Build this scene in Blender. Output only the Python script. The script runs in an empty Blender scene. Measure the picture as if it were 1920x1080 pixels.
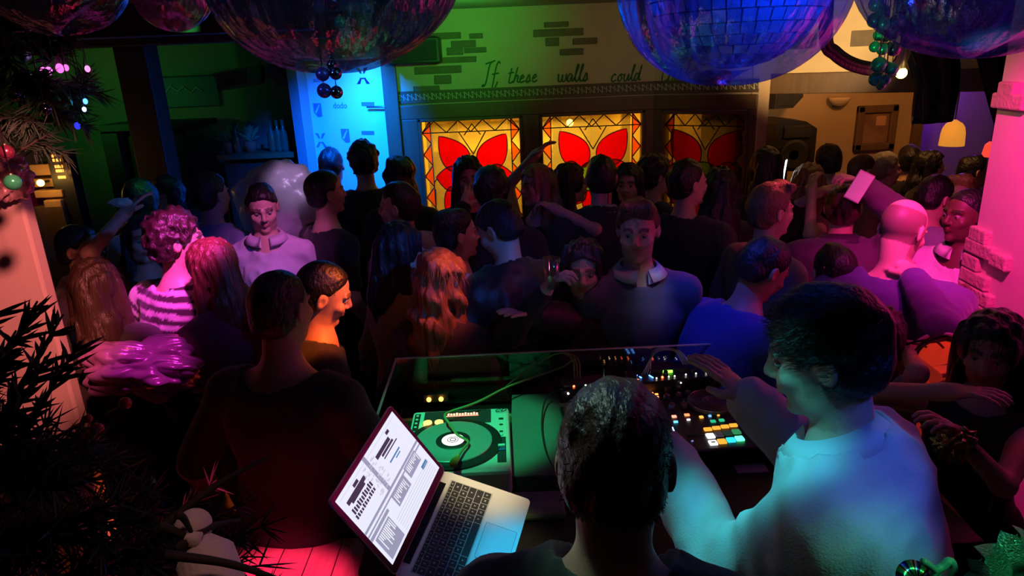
import bpy, math, random
import numpy as np
from mathutils import Vector, Matrix
random.seed(7); rng = np.random.default_rng(7)
scene = bpy.context.scene
C = scene.collection
R = math.radians

# ---------------------------------------------------------------- camera
F = 1300.0; PITCH = R(18); ROLL = R(2.4); CZ = 2.35
cf = Vector((0, math.cos(PITCH), -math.sin(PITCH))); cu0 = Vector((0, math.sin(PITCH), math.cos(PITCH))); cr0 = Vector((1, 0, 0))
cup = cu0*math.cos(ROLL) + cr0*math.sin(ROLL); crt = cr0*math.cos(ROLL) - cu0*math.sin(ROLL)
cam_d = bpy.data.cameras.new('camera'); cam = bpy.data.objects.new('camera', cam_d); C.objects.link(cam)
cam_d.sensor_width = 36; cam_d.lens = F/1920*36; cam_d.clip_start = 0.02; cam_d.clip_end = 60
cam.matrix_world = Matrix(((crt.x, cup.x, -cf.x, 0), (crt.y, cup.y, -cf.y, 0), (crt.z, cup.z, -cf.z, CZ), (0, 0, 0, 1)))
scene.camera = cam
def at(px, py, d=None, z=None, y=None):
    """a point of the place seen at a pixel, at a depth d, on the level z or on the plane y"""
    v = cf + crt*((px-960)/F) + cup*((540-py)/F)
    t = d if d is not None else ((z-CZ)/v.z if z is not None else y/v.y)
    return Vector((v.x*t, v.y*t, CZ+v.z*t))

# ---------------------------------------------------------------- world, view
w = bpy.data.worlds.new('night'); scene.world = w; w.use_nodes = True
w.node_tree.nodes['Background'].inputs[0].default_value = (0.25, 0.3, 0.5, 1)
w.node_tree.nodes['Background'].inputs[1].default_value = 0.004
scene.view_settings.view_transform = 'Standard'; scene.view_settings.look = 'None'
scene.view_settings.exposure = 0.0; scene.view_settings.gamma = 1.0; scene.view_settings.use_curve_mapping = False

# ---------------------------------------------------------------- stage lights of the club, with unseen fill spots added
def spot(name, loc, aim, col, power, angle=40, blend=0.6, size=0.04):
    d = bpy.data.lights.new(name, 'SPOT'); o = bpy.data.objects.new(name, d); C.objects.link(o)
    o.location = loc; d.color = col; d.energy = power; d.spot_size = R(angle); d.spot_blend = blend; d.shadow_soft_size = size
    o.rotation_euler = (Vector(aim)-Vector(loc)).to_track_quat('-Z', 'Y').to_euler()
    return o
def point(name, loc, col, power, size=0.03):
    d = bpy.data.lights.new(name, 'POINT'); o = bpy.data.objects.new(name, d); C.objects.link(o)
    o.location = loc; d.color = col; d.energy = power; d.shadow_soft_size = size
    return o
MAG = (1, 0.05, 0.42); PNK = (1, 0.12, 0.30); GRN = (0.06, 1, 0.22); BLU = (0.03, 0.12, 1); CYN = (0.08, 0.75, 1); ORG = (1, 0.22, 0.04); WRM = (1, 0.55, 0.2)
spot('green_wash', (-0.2, 3.9, 2.45), (-0.45, 5.2, 2.68), (0.10, 1, 0.10), 26, 92, 1.0)
spot('green_ceiling', (-0.1, 4.3, 2.30), (-0.25, 4.6, 2.72), (0.05, 1, 0.10), 3.5, 110, 1.0)
spot('olive_wash', (0.9, 4.0, 2.55), (0.8, 5.2, 2.38), (0.75, 0.78, 0.22), 4.5, 80, 1.0)
spot('green_crowd', (-1.6, 3.9, 2.66), (-2.05, 4.1, 1.5), GRN, 30, 38, 0.9)
spot('green_profile', (-2.6, 4.2, 2.5), (-1.95, 4.45, 1.72), GRN, 14, 24, 0.8)
spot('blue_wash', (-1.0, 4.45, 2.66), (-1.2, 5.45, 1.55), (0.0, 0.11, 1), 650, 72, 1.0)
spot('cyan_hot', (-1.05, 4.75, 2.66), (-1.0, 5.36, 2.25), (0.06, 0.75, 1), 17, 46, 1.0)
spot('magenta_pillar', (1.40, 1.95, 2.69), (2.02, 2.50, 1.75), (1, 0.022, 0.34), 230, 72, 0.8)
spot('magenta_crowd', (1.22, 1.98, 2.62), (1.56, 2.62, 1.55), (0.85, 0.06, 0.75), 48, 27, 0.8)
spot('pink_stripes', (-0.85, 2.15, 2.69), (-1.5, 2.95, 1.30), (1, 0.06, 0.65), 1100, 22, 0.7)
spot('pink_left_pillar', (-0.6, 1.1, 2.69), (-1.85, 2.38, 1.6), (1, 0.22, 0.20), 240, 27, 0.5)
spot('pink_floor', (-0.50, 1.30, 2.69), (-0.70, 1.54, 0.98), (1, 0.025, 0.13), 450, 16, 0.4)
spot('orange_face', (0.28, 2.25, 2.45), at(628, 575, d=2.5), (1, 0.14, 0.015), 360, 13, 0.8)
spot('jacket_fill', (-0.95, 2.05, 2.65), at(275, 690, d=2.56), (0.9, 0.06, 0.6), 50, 15, 0.8)  # extra unseen spot, added to push the satin jacket towards magenta
spot('orange_hair', (0.35, 2.45, 2.69), at(850, 525, d=2.72), (1, 0.17, 0.03), 120, 13, 0.9)
spot('violet_centre', (-0.5, 2.6, 2.69), (-1.32, 3.75, 1.35), (0.85, 0.16, 0.75), 95, 22, 0.9)
spot('violet_wide', (-0.1, 2.7, 2.69), (-0.4, 3.6, 1.3), (0.6, 0.25, 0.7), 5, 52, 0.9)
spot('pink_mid', (0.5, 2.4, 2.69), (0.18, 2.9, 1.15), (1, 0.12, 0.30), 9, 30, 0.9)
spot('cyan_booth', (0.05, 0.9, 2.66), at(1480, 900, d=1.32), (0.06, 0.75, 0.85), 66, 14, 0.9)
spot('cyan_shoulder', (1.15, 1.7, 2.6), at(1680, 800, d=1.28), (0.05, 0.8, 0.7), 18, 10, 0.8)
spot('blue_booth', (1.15, 0.50, 2.66), at(1640, 880, d=1.2), (0.03, 0.10, 1), 33, 18, 0.9)
spot('grey_back', (0.8, 0.3, 2.6), at(1560, 1020, d=1.15), (0.85, 1, 0.9), 2.4, 26, 0.9)
spot('orange_neck', (0.15, 2.05, 2.5), (-0.66, 2.05, 1.46), (1, 0.2, 0.04), 45, 9, 0.8)
spot('green_left_wall', (-3.4, 5.1, 2.2), (-3.3, 6.3, 2.25), (0.08, 1, 0.12), 7, 110, 1.0)
spot('red_wall_fill', (-4.0, 5.0, 2.2), (-4.5, 6.2, 1.3), (1, 0.1, 0.08), 9, 50, 1.0)  # weak unseen red fill, added to lift the maroon wall
spot('violet_bundle', (-1.0, 3.2, 2.6), (-1.25, 4.0, 1.75), (0.7, 0.4, 0.9), 26, 16, 0.9)
spot('green_bauble_fill', (0.92, 2.0, 2.25), (1.22, 2.25, 2.42), (0.05, 1, 0.3), 16, 40, 0.8)  # unseen green fill added to turn the bauble string green
spot('cyan_touchpad', (0.30, 0.9, 2.60), (0.00, 1.27, 1.33), (0.02, 0.50, 0.8), 120, 12, 0.7)
spot('warm_laptop', (-0.15, 1.2, 2.69), (-0.09, 1.50, 1.36), (1, 0.82, 0.45), 97.5, 12, 0.9)
spot('green_deck', (-0.45, 1.75, 2.69), (-0.15, 2.08, 1.2), (0.02, 1, 0.36), 135, 22, 0.45)
spot('plush_fill', (-0.25, 0.55, 2.45), (-0.42, 0.78, 1.74), (1, 0.50, 0.42), 3.2, 24, 0.7)  # unseen fill added so the pale toy stands out
spot('flower_fill', (1.0, 0.45, 2.55), at(1860, 1060, d=0.95), (0.10, 1, 0.45), 16, 22, 0.8)  # unseen spot added to bring out the glitter flower
spot('blue_film', (0.92, 1.2, 2.62), (0.52, 1.75, 2.50), (0.02, 0.18, 1), 150, 58, 0.9)
spot('hair_fill', (-0.3, 1.5, 2.66), (0.12, 0.95, 1.80), (0.55, 0.9, 0.75), 30, 18, 0.8)  # unseen fill added to lift the dark hair before the controller
spot('blue_white_shoulder', (0.95, 2.1, 2.6), at(1240, 520, d=2.72), (0.75, 0.8, 1), 16, 9, 0.8)
spot('cyan_arm', (-0.05, 1.4, 2.66), at(1330, 960, d=1.40), (0.06, 0.8, 0.85), 60, 13, 0.8)
spot('blue_film_low', (0.10, 1.15, 2.55), (0.40, 1.62, 2.50), (0.03, 0.2, 1), 9, 60, 0.8)
spot('blue_film_right', (0.78, 1.05, 2.60), (1.10, 1.5, 2.56), (0.02, 0.12, 1), 22, 70, 0.9)
spot('blue_film_left', (-0.95, 1.55, 2.6), (-0.5, 2.05, 2.52), (0.03, 0.16, 1), 16, 60, 0.9)
spot('green_film_left', (-0.15, 1.7, 2.64), (-0.42, 2.1, 2.55), (0.08, 1, 0.25), 2.0, 60, 0.9)
spot('blue_crowd', (0.65, 2.3, 2.69), (0.92, 2.7, 1.2), (0.03, 0.07, 1), 40, 36, 0.9)
spot('red_side', (1.75, 3.6, 2.3), (1.1, 3.15, 1.65), (1, 0.03, 0.10), 34, 28, 0.8)
point('amber_hall', (2.75, 5.0, 2.55), (1, 0.42, 0.12), 24, 0.08)
spot('amber_soffit', (1.9, 3.6, 2.1), (2.05, 5.0, 2.55), (1, 0.62, 0.28), 119, 60, 0.8)
point('violet_niche', (3.95, 6.62, 2.1), (0.4, 0.06, 1), 14, 0.05)
point('back_room', (0.2, 5.95, 2.35), (1, 0.66, 0.12), 80, 0.12)
point('back_room_amber', (1.0, 5.75, 2.15), (1, 0.45, 0.10), 14, 0.05)

# ---------------------------------------------------------------- materials
MATS = {}
def mat(name, col, rough=0.6, metal=0.0, bump=0.0, bscale=40, noise=0.0, nscale=8, emit=None, estr=0, sheen=0, attr=False, spec=0.5, stretch=None, coat=0, grain=None):
    if name in MATS: return MATS[name]
    m = bpy.data.materials.new(name); m.use_nodes = True; MATS[name] = m
    nt = m.node_tree; N = nt.nodes; L = nt.links; b = N['Principled BSDF']
    c = (col[0], col[1], col[2], 1)
    b.inputs['Base Color'].default_value = c; b.inputs['Roughness'].default_value = rough; b.inputs['Metallic'].default_value = metal
    b.inputs['Specular IOR Level'].default_value = spec; b.inputs['Sheen Weight'].default_value = sheen; b.inputs['Coat Weight'].default_value = coat
    tc = N.new('ShaderNodeTexCoord'); src = tc.outputs['Object']
    if stretch:
        mp = N.new('ShaderNodeMapping'); mp.inputs['Scale'].default_value = stretch; L.new(src, mp.inputs[0]); src = mp.outputs[0]
    last = None
    if noise > 0:
        t = N.new('ShaderNodeTexNoise'); t.inputs['Scale'].default_value = nscale; t.inputs['Detail'].default_value = 6; L.new(src, t.inputs['Vector'])
        mx = N.new('ShaderNodeMix'); mx.data_type = 'RGBA'; mx.inputs[6].default_value = tuple(v*(1-noise) for v in col)+(1,); mx.inputs[7].default_value = tuple(min(1, v*(1+noise)) for v in col)+(1,)
        L.new(t.outputs[0], mx.inputs[0]); last = mx.outputs[2]
    if attr:
        a = N.new('ShaderNodeAttribute'); a.attribute_name = 'tone'
        mx = N.new('ShaderNodeMix'); mx.data_type = 'RGBA'; mx.blend_type = 'MULTIPLY'; mx.inputs[0].default_value = 1
        mx.inputs[6].default_value = c
        if last: L.new(last, mx.inputs[6])
        L.new(a.outputs['Color'], mx.inputs[7]); last = mx.outputs[2]
    if last: L.new(last, b.inputs['Base Color'])
    if bump > 0:
        t = N.new('ShaderNodeTexNoise'); t.inputs['Scale'].default_value = bscale; t.inputs['Detail'].default_value = 4; L.new(src, t.inputs['Vector'])
        bp = N.new('ShaderNodeBump'); bp.inputs['Strength'].default_value = bump; bp.inputs['Distance'].default_value = 0.01
        L.new(t.outputs[0], bp.inputs['Height']); L.new(bp.outputs[0], b.inputs['Normal'])
    if emit:
        b.inputs['Emission Color'].default_value = tuple(emit)+(1,); b.inputs['Emission Strength'].default_value = estr
    return m
def glow(name, col, s): return mat(name, (.02, .02, .02), 0.4, emit=col, estr=s)
def film(name, col, see=0.55, rough=0.12):
    m = bpy.data.materials.new(name); m.use_nodes = True; nt = m.node_tree; N = nt.nodes; L = nt.links
    out = N['Material Output']; N.remove(N['Principled BSDF'])
    tr = N.new('ShaderNodeBsdfTransparent'); tr.inputs[0].default_value = tuple(0.35+0.6*v for v in col)+(1,)
    gl = N.new('ShaderNodeBsdfGlossy'); gl.inputs[0].default_value = (0.9, 0.93, 1, 1); gl.inputs[1].default_value = rough
    df = N.new('ShaderNodeBsdfTranslucent'); df.inputs[0].default_value = tuple(col)+(1,)
    tc = N.new('ShaderNodeTexCoord'); t = N.new('ShaderNodeTexNoise'); t.inputs['Scale'].default_value = 22; t.inputs['Detail'].default_value = 5
    mp = N.new('ShaderNodeMapping'); mp.inputs['Scale'].default_value = (1, 1, 0.25); L.new(tc.outputs['Object'], mp.inputs[0]); L.new(mp.outputs[0], t.inputs[0])
    bp = N.new('ShaderNodeBump'); bp.inputs['Strength'].default_value = 0.7; bp.inputs['Distance'].default_value = 0.02; L.new(t.outputs[0], bp.inputs['Height'])
    L.new(bp.outputs[0], gl.inputs['Normal'])
    m1 = N.new('ShaderNodeMixShader'); m1.inputs[0].default_value = 0.6; L.new(df.outputs[0], m1.inputs[1]); L.new(gl.outputs[0], m1.inputs[2])
    m2 = N.new('ShaderNodeMixShader'); m2.inputs[0].default_value = 1-see; L.new(tr.outputs[0], m2.inputs[1]); L.new(m1.outputs[0], m2.inputs[2])
    L.new(m2.outputs[0], out.inputs[0]); return m
def glass(name, col, see=0.75, rough=0.05, trans=0.5):
    m = bpy.data.materials.new(name); m.use_nodes = True; nt = m.node_tree; N = nt.nodes; L = nt.links
    out = N['Material Output']; N.remove(N['Principled BSDF'])
    tr = N.new('ShaderNodeBsdfTransparent'); tr.inputs[0].default_value = tuple(col)+(1,)
    gl = N.new('ShaderNodeBsdfGlossy'); gl.inputs[0].default_value = (1, 1, 1, 1); gl.inputs[1].default_value = rough
    df = N.new('ShaderNodeBsdfTranslucent'); df.inputs[0].default_value = tuple(col)+(1,)
    m1 = N.new('ShaderNodeMixShader'); m1.inputs[0].default_value = 1-trans; L.new(df.outputs[0], m1.inputs[1]); L.new(gl.outputs[0], m1.inputs[2])
    m2 = N.new('ShaderNodeMixShader'); m2.inputs[0].default_value = 1-see; L.new(tr.outputs[0], m2.inputs[1]); L.new(m1.outputs[0], m2.inputs[2])
    L.new(m2.outputs[0], out.inputs[0]); return m
def planks(name, col, width=0.09, axis=0):
    m = mat(name, col, 0.45, noise=0.35, nscale=6, stretch=(8, 1, 8) if axis == 0 else (1, 8, 8))
    nt = m.node_tree; N = nt.nodes; L = nt.links; b = N['Principled BSDF']
    tc = N.new('ShaderNodeTexCoord'); br = N.new('ShaderNodeTexBrick'); br.inputs['Scale'].default_value = 1
    br.inputs['Brick Width'].default_value = 0.9; br.inputs['Row Height'].default_value = width; br.inputs['Mortar Size'].default_value = 0.002
    br.inputs['Color1'].default_value = (0.8, 0.8, 0.8, 1); br.inputs['Color2'].default_value = (1, 1, 1, 1); br.inputs['Mortar'].default_value = (0.1, 0.1, 0.1, 1)
    mp = N.new('ShaderNodeMapping'); mp.inputs['Rotation'].default_value = (0, 0, R(90) if axis == 0 else 0); L.new(tc.outputs['Object'], mp.inputs[0]); L.new(mp.outputs[0], br.inputs[0])
    old = b.inputs['Base Color'].links[0].from_socket; mx = N.new('ShaderNodeMix'); mx.data_type = 'RGBA'; mx.blend_type = 'MULTIPLY'; mx.inputs[0].default_value = 1
    L.new(old, mx.inputs[6]); L.new(br.outputs[0], mx.inputs[7]); L.new(mx.outputs[2], b.inputs['Base Color']); return m

# ---------------------------------------------------------------- mesh helpers
class MB:
    """collects shapes, build() links them as ONE mesh object"""
    def __init__(s): s.v = []; s.f = []; s.sm = []
    def add(s, vs, fs, smooth=False):
        b = len(s.v); s.v += [tuple(p) for p in vs]; s.f += [tuple(i+b for i in f) for f in fs]; s.sm += [smooth]*len(fs); return s
    def box(s, lo, hi, M=None, bev=0.0):
        x0, y0, z0 = lo; x1, y1, z1 = hi
        e = min(bev, (x1-x0)/2.2, (y1-y0)/2.2, (z1-z0)/2.2)
        if e <= 0:
            vs = [Vector((x, y, z)) for z in (z0, z1) for y in (y0, y1) for x in (x0, x1)]
            fs = [(0, 2, 3, 1), (4, 5, 7, 6), (0, 1, 5, 4), (2, 6, 7, 3), (0, 4, 6, 2), (1, 3, 7, 5)]
        else:
            bm = bmesh_box(x0, y0, z0, x1, y1, z1, e); vs, fs = bm
        if M: vs = [M @ Vector(p) for p in vs]
        return s.add(vs, fs)
    def slab(s, poly, axis, t, M=None):
        """extrude a 2D polygon (x, z) along y from 0 to t (or xy along z when axis='z')"""
        n = len(poly)
        if axis == 'y': vs = [Vector((p[0], 0, p[1])) for p in poly]+[Vector((p[0], t, p[1])) for p in poly]
        else: vs = [Vector((p[0], p[1], 0)) for p in poly]+[Vector((p[0], p[1], t)) for p in poly]
        if M: vs = [M @ p for p in vs]
        fs = [tuple(range(n))[::-1], tuple(range(n, 2*n))]+[(i, (i+1) % n, n+(i+1) % n, n+i) for i in range(n)]
        return s.add(vs, fs)
    def tube(s, pts, r, n=8, closed=False, cap=True):
        pts = [Vector(p) for p in pts]; m = len(pts); rr = r if hasattr(r, '__len__') else [r]*m
        vs = []; up = Vector((0.13, 0.27, 0.95)); prev = None
        for i, p in enumerate(pts):
            a = pts[i-1] if (i > 0 or closed) else p; b = pts[(i+1) % m] if (i < m-1 or closed) else p
            t = (b-a).normalized() if (b-a).length > 1e-9 else Vector((0, 0, 1))
            if prev is None: x = t.cross(up); x = x.normalized() if x.length > 1e-4 else Vector((1, 0, 0))
            else: x = (prev - t*prev.dot(t)); x = x.normalized() if x.length > 1e-6 else t.orthogonal().normalized()
            prev = x; y = t.cross(x)
            vs += [p+(x*math.cos(2*math.pi*k/n)+y*math.sin(2*math.pi*k/n))*rr[i] for k in range(n)]
        fs = []
        for i in range(m if closed else m-1):
            j = (i+1) % m
            fs += [(i*n+k, i*n+(k+1) % n, j*n+(k+1) % n, j*n+k) for k in range(n)]
        if cap and not closed: fs += [tuple(range(n))[::-1], tuple(range((m-1)*n, m*n))]
        return s.add(vs, fs, True)
    def lathe(s, prof, M=None, n=24):
        vs = []; fs = []
        for r, z in prof: vs += [Vector((r*math.cos(2*math.pi*k/n), r*math.sin(2*math.pi*k/n), z)) for k in range(n)]
        for i in range(len(prof)-1): fs += [(i*n+k, i*n+(k+1) % n, (i+1)*n+(k+1) % n, (i+1)*n+k) for k in range(n)]
        fs += [tuple(range(n))[::-1], tuple(range((len(prof)-1)*n, len(prof)*n))]
        if M: vs = [M @ p for p in vs]
        return s.add(vs, fs, True)
    def sphere(s, c, r, n=20, m=12, sc=(1, 1, 1)):
        c = Vector(c); prof = [(max(1e-4, r*math.sin(math.pi*i/m)), -r*math.cos(math.pi*i/m)) for i in range(m+1)]
        M = Matrix.Translation(c) @ Matrix.Diagonal((sc[0], sc[1], sc[2], 1)); return s.lathe(prof, M, n)
    def build(s, name, m, parent=None, sharp=None):
        me = bpy.data.meshes.new(name); me.from_pydata(s.v, [], s.f)
        me.polygons.foreach_set('use_smooth', s.sm); me.materials.append(m); me.update()
        o = bpy.data.objects.new(name, me); C.objects.link(o)
        if parent:
            o.parent = parent; top = parent
            while top.parent: top = top.parent
            me.transform(Matrix.Translation(-top.location))
        return o
def bmesh_box(x0, y0, z0, x1, y1, z1, e):
    import bmesh
    bm = bmesh.new(); bmesh.ops.create_cube(bm, size=1)
    for v in bm.verts: v.co = Vector(((x0+x1)/2+v.co.x*(x1-x0), (y0+y1)/2+v.co.y*(y1-y0), (z0+z1)/2+v.co.z*(z1-z0)))
    bmesh.ops.bevel(bm, geom=bm.edges[:], offset=e, segments=2, affect='EDGES', profile=0.5)
    bm.verts.index_update(); r = ([v.co.copy() for v in bm.verts], [[v.index for v in f.verts] for f in bm.faces]); bm.free(); return r
def tag(o, label, cat, group=None):
    o['label'] = label; o['category'] = cat
    if group: o['group'] = group
    return o
def struct(o): o['kind'] = 'structure'; return o
def empty(name, loc, label, cat, group=None):
    o = bpy.data.objects.new(name, None); C.objects.link(o); o.location = loc; o.empty_display_size = 0.05
    return tag(o, label, cat, group)
def smooth_path(pts, n=8):
    pts = [Vector(p) for p in pts]; out = []
    P = [pts[0]*2-pts[1]]+pts+[pts[-1]*2-pts[-2]]
    for i in range(1, len(P)-2):
        for k in range(n):
            t = k/n; a, b, c, d = P[i-1], P[i], P[i+1], P[i+2]
            out.append(0.5*((2*b)+(c-a)*t+(2*a-5*b+4*c-d)*t*t+(3*b-a-3*c+d)*t**3))
    out.append(pts[-1]); return out
def frame_at(o, xdir, zdir=(0, 0, 1)):
    """matrix with origin o, x along xdir, z near zdir, y = z cross x"""
    x = Vector(xdir).normalized(); z = Vector(zdir); z = (z-x*z.dot(x)).normalized(); y = z.cross(x); o = Vector(o)
    return Matrix(((x.x, y.x, z.x, o.x), (x.y, y.y, z.y, o.y), (x.z, y.z, z.z, o.z), (0, 0, 0, 1)))

# ================================================================ THE ROOM
M_wall = mat('cream_plaster', (0.52, 0.44, 0.29), 0.85, noise=0.12, nscale=3, bump=0.15, bscale=30)
M_dark = mat('dark_plaster', (0.10, 0.085, 0.07), 0.85, noise=0.2, nscale=3)
M_wood = mat('dark_wood', (0.13, 0.075, 0.035), 0.5, noise=0.35, nscale=5, stretch=(6, 6, 0.6), bump=0.1)
M_beam = mat('black_brown_wood', (0.035, 0.022, 0.014), 0.6, noise=0.4, nscale=4, stretch=(5, 5, 0.5))
M_floor = planks('floor_planks', (0.42, 0.30, 0.20), 0.11)
M_black = mat('black_plastic', (0.012, 0.012, 0.014), 0.45)
M_blackcloth = mat('black_cloth', (0.008, 0.008, 0.009), 0.9, bump=0.3, bscale=60)
M_lead = mat('lead_strip', (0.02, 0.012, 0.008), 0.5, 0.3)
H = 2.72                                             # ceiling height
WY = 5.2; WA = Vector((-0.78, WY, 0)); WB = Vector((1.09, WY, 0)); WC = Vector((1.70, 4.78, 0))

struct(MB().box((-7, -1.6, -0.12), (7, 9.5, 0)).build('floor', M_floor))
struct(MB().box((-7, -1.6, H), (7, 9.5, H+0.12)).build('ceiling', mat('ceiling_paint', (0.30, 0.30, 0.22), 0.9)))
struct(MB().box((-7, -1.7, 0), (7, -1.6, H)).build('wall_behind', M_dark))
struct(MB().box((-7.1, -1.6, 0), (-7, 9.5, H)).build('wall_left', M_dark))
struct(MB().box((7, -1.6, 0), (7.1, 9.5, H)).build('wall_right', M_dark))
struct(MB().box((-7, 9.5, 0), (7, 9.6, H)).build('wall_end', M_dark))

# the windowed wall: two runs meeting at a shallow angle, openings left for the three windows
def wall_run(name, A, B, holes, z0, z1, th=0.14):
    L = (B-A).length; M = frame_at(A, B-A); m = MB(); xs = 0
    m.box((0, 0, 0), (L, th, z0), M); m.box((0, 0, z1), (L, th, H), M)
    for a, b in holes:
        m.box((xs, 0, z0), (a, th, z1), M); xs = b
    m.box((xs, 0, z0), (L, th, z1), M)
    return struct(m.build(name, M_wall)), M
WZ0, WZ1 = 0.98, 1.985
wall_f, MF = wall_run('wall_far', WA, WB, [(0.145, 0.905), (1.03, 1.80)], WZ0, WZ1)
wall_g, MG = wall_run('wall_bay', WB, WC, [(0.065, 0.69)], WZ0, WZ1-0.01)
# wood panelling frame between and around the panes
for nm, M, L, ps in (('trim_1', MF, 1.87, [(0.0, 0.145), (0.905, 1.03), (1.80, 1.87)]), ('trim_2', MG, 0.74, [(0.0, 0.065), (0.69, 0.74)])):
    m = MB(); m.box((0, -0.03, WZ1), (L, 0.0, WZ1+0.10), M, 0.006); m.box((0, -0.03, 0.80), (L, 0.0, WZ0), M, 0.006); m.box((0, -0.02, 0.0), (L, 0.0, 0.80), M)
    for a, b in ps: m.box((a, -0.028, WZ0), (b, 0.0, WZ1), M, 0.006)
    struct(m.build(nm, M_wood))
# frieze band of interlaced knots
def stroke(pts, r, mb, M, n=5, k=6): mb.tube([M @ Vector(p) for p in smooth_path(pts, k)], r, n)
M_frz = mat('frieze_ground', (0.10, 0.085, 0.05), 0.7); M_knot = mat('frieze_knot', (0.52, 0.48, 0.36), 0.7)
for nm, M, L in (('trim_3', MF, 1.87), ('trim_4', MG, 0.74)):
    o = struct(MB().box((0.0, -0.012, 2.105), (L, 0.0, 2.175), M).build(nm, M_frz))
    k = MB(); n = int(L/0.057)
    for i in range(n):
        cx = (i+0.5)*L/n
        for q in range(2):
            a0 = q*math.pi
            stroke([(cx+(0.010+0.011*math.cos(a))*math.cos(a+a0)*1.05, -0.013, 2.14+0.021*math.sin(a+a0)*(1-0.4*math.cos(a))) for a in np.linspace(0, 5.2, 9)], 0.0032, k, M, 4, 3)
        k.box((cx+L/n/2-0.0025, -0.015, 2.118), (cx+L/n/2+0.0025, -0.011, 2.162), M)
    k.build('knot_pattern', M_knot, o)
    k = MB(); k.box((0, -0.016, 2.175), (L, 0, 2.183), M); k.box((0, -0.016, 2.097), (L, 0, 2.105), M); k.build('band_edge', M_wood, o)
# brick patches showing on the plaster
def wall_pt(px, py, A=WA, B=WB):
    v = at(px, py, y=WY); return v
M_brick = mat('painted_brick', (0.17, 0.14, 0.09), 0.9, noise=0.3, nscale=20, bump=0.4, bscale=60)
bricks = [(1020, 40, 1066, 52), (1000, 52, 1094, 70), (1023, 70, 1048, 87), (1074, 70, 1120, 84), (1050, 90, 1094, 104), (800, 60, 864, 75), (846, 75, 892, 90), (870, 88, 912, 100), (800, 105, 893, 120), (778, 122, 865, 140), (815, 140, 846, 158), (776, 160, 824, 176), (1205, 86, 1230, 100), (838, 88, 868, 104), (880, 62, 905, 73), (1340, 148, 1368, 160)]
bm_ = MB()
for x0, y0, x1, y1 in bricks:
    a = wall_pt(x0, y1); b = wall_pt(x1, y0)
    if a.x > WB.x-0.01: continue
    bm_.box((a.x, WY-0.012, a.z), (min(b.x, WB.x), WY+0.01, b.z), None, 0.005)
bm_.build('brick_patch', M_brick, wall_f)
# the writing on the wall, brushed green strokes: "If these walls could talk"
LET = {
 'I': [[(0.15, 0.0), (0.05, -0.1), (0.25, 0.0), (0.45, 0.9), (0.6, 1.05)], [(0.2, 0.95), (0.75, 1.1)]],
 'f': [[(0.45, 0.95), (0.35, 1.05), (0.22, 0.8), (0.1, 0.1), (0.0, -0.45), (0.15, -0.3), (0.35, 0.1)], [(0.0, 0.45), (0.4, 0.5)]],
 't': [[(0.25, 0.95), (0.1, 0.2), (0.15, 0.0), (0.4, 0.12)], [(0.0, 0.62), (0.42, 0.68)]],
 'h': [[(0.3, 1.0), (0.15, 0.5), (0.0, 0.0), (0.18, 0.42), (0.35, 0.45), (0.32, 0.1), (0.5, 0.05)]],
 'e': [[(0.05, 0.22), (0.3, 0.35), (0.22, 0.5), (0.05, 0.3), (0.1, 0.02), (0.4, 0.12)]],
 's': [[(0.0, 0.05), (0.22, 0.5), (0.3, 0.2), (0.2, 0.0), (0.05, 0.05), (0.4, 0.1)]],
 'w': [[(0.0, 0.5), (0.05, 0.05), (0.25, 0.1), (0.3, 0.45), (0.35, 0.05), (0.55, 0.12), (0.6, 0.5)]],
 'a': [[(0.35, 0.42), (0.15, 0.48), (0.0, 0.15), (0.15, 0.0), (0.35, 0.4), (0.35, 0.05), (0.5, 0.08)]],
 'l': [[(0.0, 0.1), (0.28, 0.9), (0.2, 1.0), (0.1, 0.3), (0.2, 0.0), (0.35, 0.1)]],
 'c': [[(0.32, 0.4), (0.18, 0.48), (0.0, 0.2), (0.12, 0.0), (0.38, 0.1)]],
 'o': [[(0.2, 0.46), (0.02, 0.25), (0.12, 0.0), (0.32, 0.2), (0.2, 0.46), (0.45, 0.4)]],
 'u': [[(0.05, 0.48), (0.02, 0.1), (0.18, 0.02), (0.36, 0.45), (0.34, 0.05), (0.48, 0.1)]],
 'd': [[(0.3, 0.42), (0.12, 0.46), (0.0, 0.15), (0.14, 0.0), (0.32, 0.4), (0.48, 1.0), (0.34, 0.1), (0.5, 0.08)]],
 'k': [[(0.28, 1.0), (0.12, 0.5), (0.0, 0.0)], [(0.4, 0.48), (0.12, 0.25), (0.4, 0.0)]]}
ADV = {'I': 0.6, 'f': 0.5, 'w': 0.68, 'l': 0.34, 't': 0.42}
M_paint = mat('green_brush_paint', (0.02, 0.13, 0.03), 0.7)
for word, px, py, wpx in (('If', 902, 158, 34), ('these', 952, 156, 54), ('walls', 1046, 154, 56), ('could', 1146, 153, 52), ('talk', 1230, 154, 62)):
    p = at(px, py, y=WY); k = MB(); x = 0; p.x = max(p.x, WB.x+.04) if word == 'talk' else p.x; tot = sum(ADV.get(c, 0.48) for c in word); sc = wpx/1300*5.25/tot
    for c in word:
        for s in LET[c]: stroke([(p.x+(x+a+0.12*b)*sc, WY-0.004, p.z+b*sc*1.15) for a, b in s], 0.0052, k, Matrix.Identity(4), 5, 5)
        x += ADV.get(c, 0.48)
    if word == 'talk': k.v = [tuple(MG @ Vector((v_[0]-WB.x, v_[1]-WY, v_[2]))) for v_ in k.v]
    tag(k.build('wall_lettering', M_paint), 'green brush-painted word "%s" on the cream wall above the flower windows' % word, 'lettering', 'words of the painted sentence')

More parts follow.
